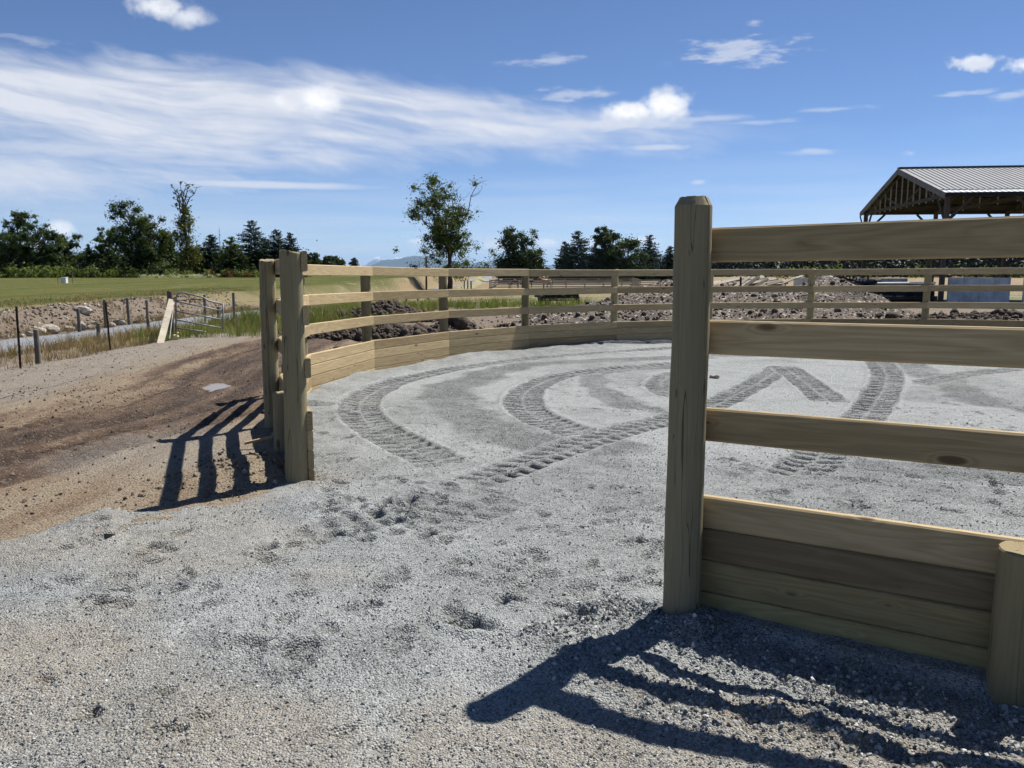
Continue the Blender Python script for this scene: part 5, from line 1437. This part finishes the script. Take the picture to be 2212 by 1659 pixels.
# purlins and eave beams
for w in (0, BWD): MB().beam(BP(0, w, EH - .10), BP(BL, w, EH - .10), .2, .20).build('eave_beam', MATS['barn_timber'], barn)
for q in (.2, .4, .6, .8):
    for s_ in (0, 1):
        w = hw * q if not s_ else BWD - hw * q; MB().beam(BP(0, w, EH + sl_ * hw * q - .1), BP(BL, w, EH + sl_ * hw * q - .1), .08, .14).build('purlin', MATS['barn_timber'], barn)
for l in np.arange(0.12, BL, 4.8):
    for w in (0, BWD):
        pl_ = BP(l, w, 0); g_ = gz(barn.location.x + pl_.x, barn.location.y + pl_.y) - gz0
        MB().beam(BP(l, w, g_ - .3), BP(l, w, EH - .19), .22, .22, (0, 1, 0)).build('post', MATS['barn_timber'], barn)
        for s_ in (-1, 1):
            if l < 1 and s_ < 0: continue
            MB().beam(BP(l, w, EH - 1.5), BP(l + s_ * 1.3, w, EH - .2), .09, .14).build('knee_brace', MATS['barn_timber'], barn)
    if l < 1:
        for w, s_ in ((0, 1), (BWD, -1)): MB().beam(BP(l, w + s_ * .05, EH - 1.7), BP(l, w + s_ * 1.4, EH - .2), .09, .14).build('knee_brace', MATS['barn_timber'], barn)
MB().tube([BP(-.2, BWD + .3, EH - .3), BP(-.15, BWD + .05, EH - .7), BP(0, BWD - .2, EH - .9), BP(0, BWD - .2, EH - 2.2)], .05, 6).build('downpipe', MATS['dark_steel'], barn)
# concrete walls of the bunker under the barn
def wall(label, l0, l1, w, h, seg):
    t = thing('concrete_wall', label, 'wall', barn.location + BP((l0 + l1) / 2, w, 0))
    n = int((l1 - l0) / seg)
    for k in range(n):
        a = l0 + k * seg; p0 = BP(a + .01, w, 0); p1 = BP(a + seg - .01, w, 0)
        g_ = min(gz(barn.location.x + p0.x, barn.location.y + p0.y), gz(barn.location.x + p1.x, barn.location.y + p1.y)) - gz0
        hh_ = h + random.uniform(-.012, .012)
        MB().beam(barn.location + p0 + Vector((0, 0, (g_ - .2 + hh_) / 2)) - t.location, barn.location + p1 + Vector((0, 0, (g_ - .2 + hh_) / 2)) - t.location, .18, hh_ - g_ + .2).build('wall_panel', MATS['concrete'], t)
    return t
wall('pale concrete panel wall under the near eave of the barn', .5, 3.7, .12, at(2060, 600, BN).z - gz0, .8)
wall('long low concrete wall across the back of the barn yard', -6.0, 1.2, 9.0, at(1950, 601, BN + 9).z - gz0, 1.2)
wall('concrete wall at the right edge of the barn', 4.4, 9.2, .12, at(2200, 596, BN).z - gz0, .8)

# conveyor trailer and feed bunk beside the barn
QD = 44.0
Q0 = Vector((at(1950, 650, QD).x, QD, 0)); Q0.z = gz(Q0.x, QD)
fb = thing('feed_bunk', 'long black feed bunk with a white tube for its sunlit top edge', 'feed bunk', Q0)
def ql(x, y, dd=0.0): return at(x, y, QD + dd) - Q0
w_ = (ql(2022, 640) - ql(1896, 640)).x
c0 = (ql(2022, 640).x + ql(1896, 640).x) / 2
ztop = ql(1950, 614).z
for k, z in enumerate((.14, .42)): MB().box((c0, 0, z), (w_, .35, .2), None, .02).build('log', MATS['dark_steel'], fb)
MB().box((c0, .5, ztop / 2), (w_, .08, ztop), None, .01).build('back_panel', MATS['dark_steel'], fb)
for q in (-.48, -.16, .16, .48): MB().box((c0 + q * w_, .2, ztop / 2), (.1, .12, ztop), None, .01).build('upright', MATS['dark_steel'], fb)
MB().tube([(c0 - w_ / 2, .15, ztop + .05), (c0 + w_ / 2, .15, ztop + .07)], .05, 8).build('pipe', MATS['white_paint'], fb)  # white tube stands for the sunlit top edge of the dark bunk
V0 = Vector((at(1850, 625, 45.5).x, 45.5, 0)); V0.z = gz(V0.x, 45.5)
cv = thing('loading_ramp', 'black toothed loading ramp tilted up beyond the rubble mound', 'ramp', V0)
def vl(x, y, dd=0.0): return at(x, y, 45.5 + dd) - V0
MB().beam(vl(1806, 598), vl(1868, 615), .9, .12).build('deck', MATS['dark_steel'], cv)
MB().beam(vl(1862, 614), vl(1905, 616), .9, .34).build('bed', MATS['dark_steel'], cv)
for k in range(9):
    t_ = k / 8; a = vl(1808, 598).lerp(vl(1864, 612), t_); MB().box(a + Vector((0, -.4, .12)), (.05, .06, .14)).build('tooth', MATS['dark_steel'], cv)
for x in (1866, 1900): MB().beam(vl(x, 616), Vector((vl(x, 616).x, 0, 0)), .1, .1, (0, 1, 0)).build('leg', MATS['rusty_steel'], cv)
M0 = V0 + Vector((1.1, 1.2, 0)); M0.z = gz(M0.x, M0.y)
mc = thing('tractor_engine', 'dark machine engine with red cover behind the loading ramp', 'machine', M0)
MB().box((0, 0, .75), (.9, 1.2, .7), None, .06).box((.5, .2, .95), (.4, .8, .9), None, .05).build('engine_block', MATS['dark_steel'], mc)
MB().box((-.2, -.1, 1.18), (.5, .7, .14), None, .04).build('cover', MATS['red_paint'], mc)
for s_ in (-1, 1):
    wh = MB().tube([(-.2, s_ * .62 - .1, .45), (-.2, s_ * .62 + .1, .45)], .45, 18).build('wheel', MATS['rubber'], mc); MB().tube([(-.2, s_ * .62 - .12, .45), (-.2, s_ * .62 + .12, .45)], .22, 12).build('rim', MATS['rusty_steel'], wh)
MB().tube([(.1, .2, 1.1), (.1, .2, 1.75)], .05, 8).build('exhaust', MATS['rusty_steel'], mc)
# posts standing in the yard
for x, yt, dd, lab in [(1600, 600, 37, 'black steel post standing in front of the old boards'), (1836, 566, 60, 'thin grey pole standing behind the rubble mound')]:
    P_ = Vector((at(x, 600, dd).x, dd, 0)); P_.z = gz(P_.x, dd); h = at(x, yt, dd).z - P_.z
    tag(MB().tube([(0, 0, -.2), (.01, 0, h)], .045, 6).box((0, 0, h), (.07, .07, .08), None, .01).build('yard_pole', MATS['dark_steel'] if x < 1700 else MATS['old_wood'], None, P_), lab, 'pole')

# ------------------------------------------------------------------ mountains and haze
def hills(name, label, prof, D, depth, mat, seed):
    rr = np.random.default_rng(seed); px = np.arange(prof[0][0], prof[-1][0], 4.0); py = np.interp(px, [p_[0] for p_ in prof], [p_[1] for p_ in prof])
    rows = []; nrow = 9
    for j in range(nrow):
        t = j / (nrow - 1); dd = D + depth * (t - .35); k = math.sin(math.pi * min(1, t * 1.25 + .0)) if t < .8 else 0
        k = [0, .22, .5, .78, 1.0, .8, .5, .2, -.02][j]
        for a, y_ in zip(px, py):
            z = (HOR - y_ + rr.normal(0, .5) * (j == 4) + 3.0 * float(fbm(np.array(a * .03 + j * 3), np.array(j * .7), seed, 3)) * (0 < j < 8)) / F_ * D * k
            rows.append(((a - CX) / F_ * dd, dd, -3.0 if k <= 0 else max(z, -2.0)))
    n = len(px); i = np.arange(nrow - 1)[:, None] * n + np.arange(n - 1)[None]
    return tag(link(name, mesh_from(name, np.array(rows), np.stack([i, i + 1, i + n + 1, i + n], -1).reshape(-1, 4), mat, True)), label, None, None, 'structure')


m, b, p, o = material('forest_hill'); P = pos(b); b.nt.links.new(b.mix(b.noise(P, .002, 4), (.015, .03, .03), (.03, .05, .045)), p.inputs['Base Color'])
m, b, p, o = material('snow_rock'); P = pos(b); zz_ = b.n('ShaderNodeSeparateXYZ'); b.nt.links.new(P, zz_.inputs[0])
b.nt.links.new(b.mix(b.rng(b.m('ADD', zz_.outputs[2], b.m('MULTIPLY', b.noise(P, .0016, 5, .7), 900.0)), 900.0, 1150.0), (.08, .09, .11), (.85, .87, .9)), p.inputs['Base Color'])
hills('hills', 'blue wooded hills on the horizon', [(-400, 575), (60, 562), (150, 548), (200, 540), (235, 546), (300, 566), (500, 577), (760, 580), (800, 574), (830, 563), (862, 558), (895, 551), (930, 553), (965, 560), (1010, 570), (1090, 574), (1160, 579), (1300, 578), (1500, 574), (2400, 576)], 21000, 5000, MATS['forest_hill'], 5)
hills('mountain_ridge', 'pale blue far ridge behind the wooded hills', [(760, 579), (1010, 571), (1046, 566), (1085, 570), (1140, 577), (1190, 572), (1260, 577), (1380, 565), (1420, 549), (1460, 546), (1520, 555), (1640, 566), (2300, 570)], 30000, 4000, MATS['forest_hill'], 6)
hills('snow_mountain', 'snow capped mountains far beyond the hills', [(770, 580), (796, 570), (812, 557), (820, 554), (832, 562), (846, 563), (860, 556), (872, 554), (884, 560), (905, 575), (930, 580)], 42000, 3000, MATS['snow_rock'], 7)
hm = bpy.data.materials.new('haze_air'); hm.use_nodes = True; hm.node_tree.nodes.clear()
vo = hm.node_tree.nodes.new('ShaderNodeVolumePrincipled'); ho = hm.node_tree.nodes.new('ShaderNodeOutputMaterial')
vo.inputs['Color'].default_value = (.46, .68, 1.0, 1); vo.inputs['Density'].default_value = 2.4e-5; vo.inputs['Anisotropy'].default_value = .2
hm.node_tree.links.new(vo.outputs[0], ho.inputs['Volume'])
HZ = MB().box((0, 0, 372), (118000, 118000, 756)).build('haze', hm); HZ['kind'] = 'stuff'; HZ['label'] = 'thin blue haze in the air over the valley'
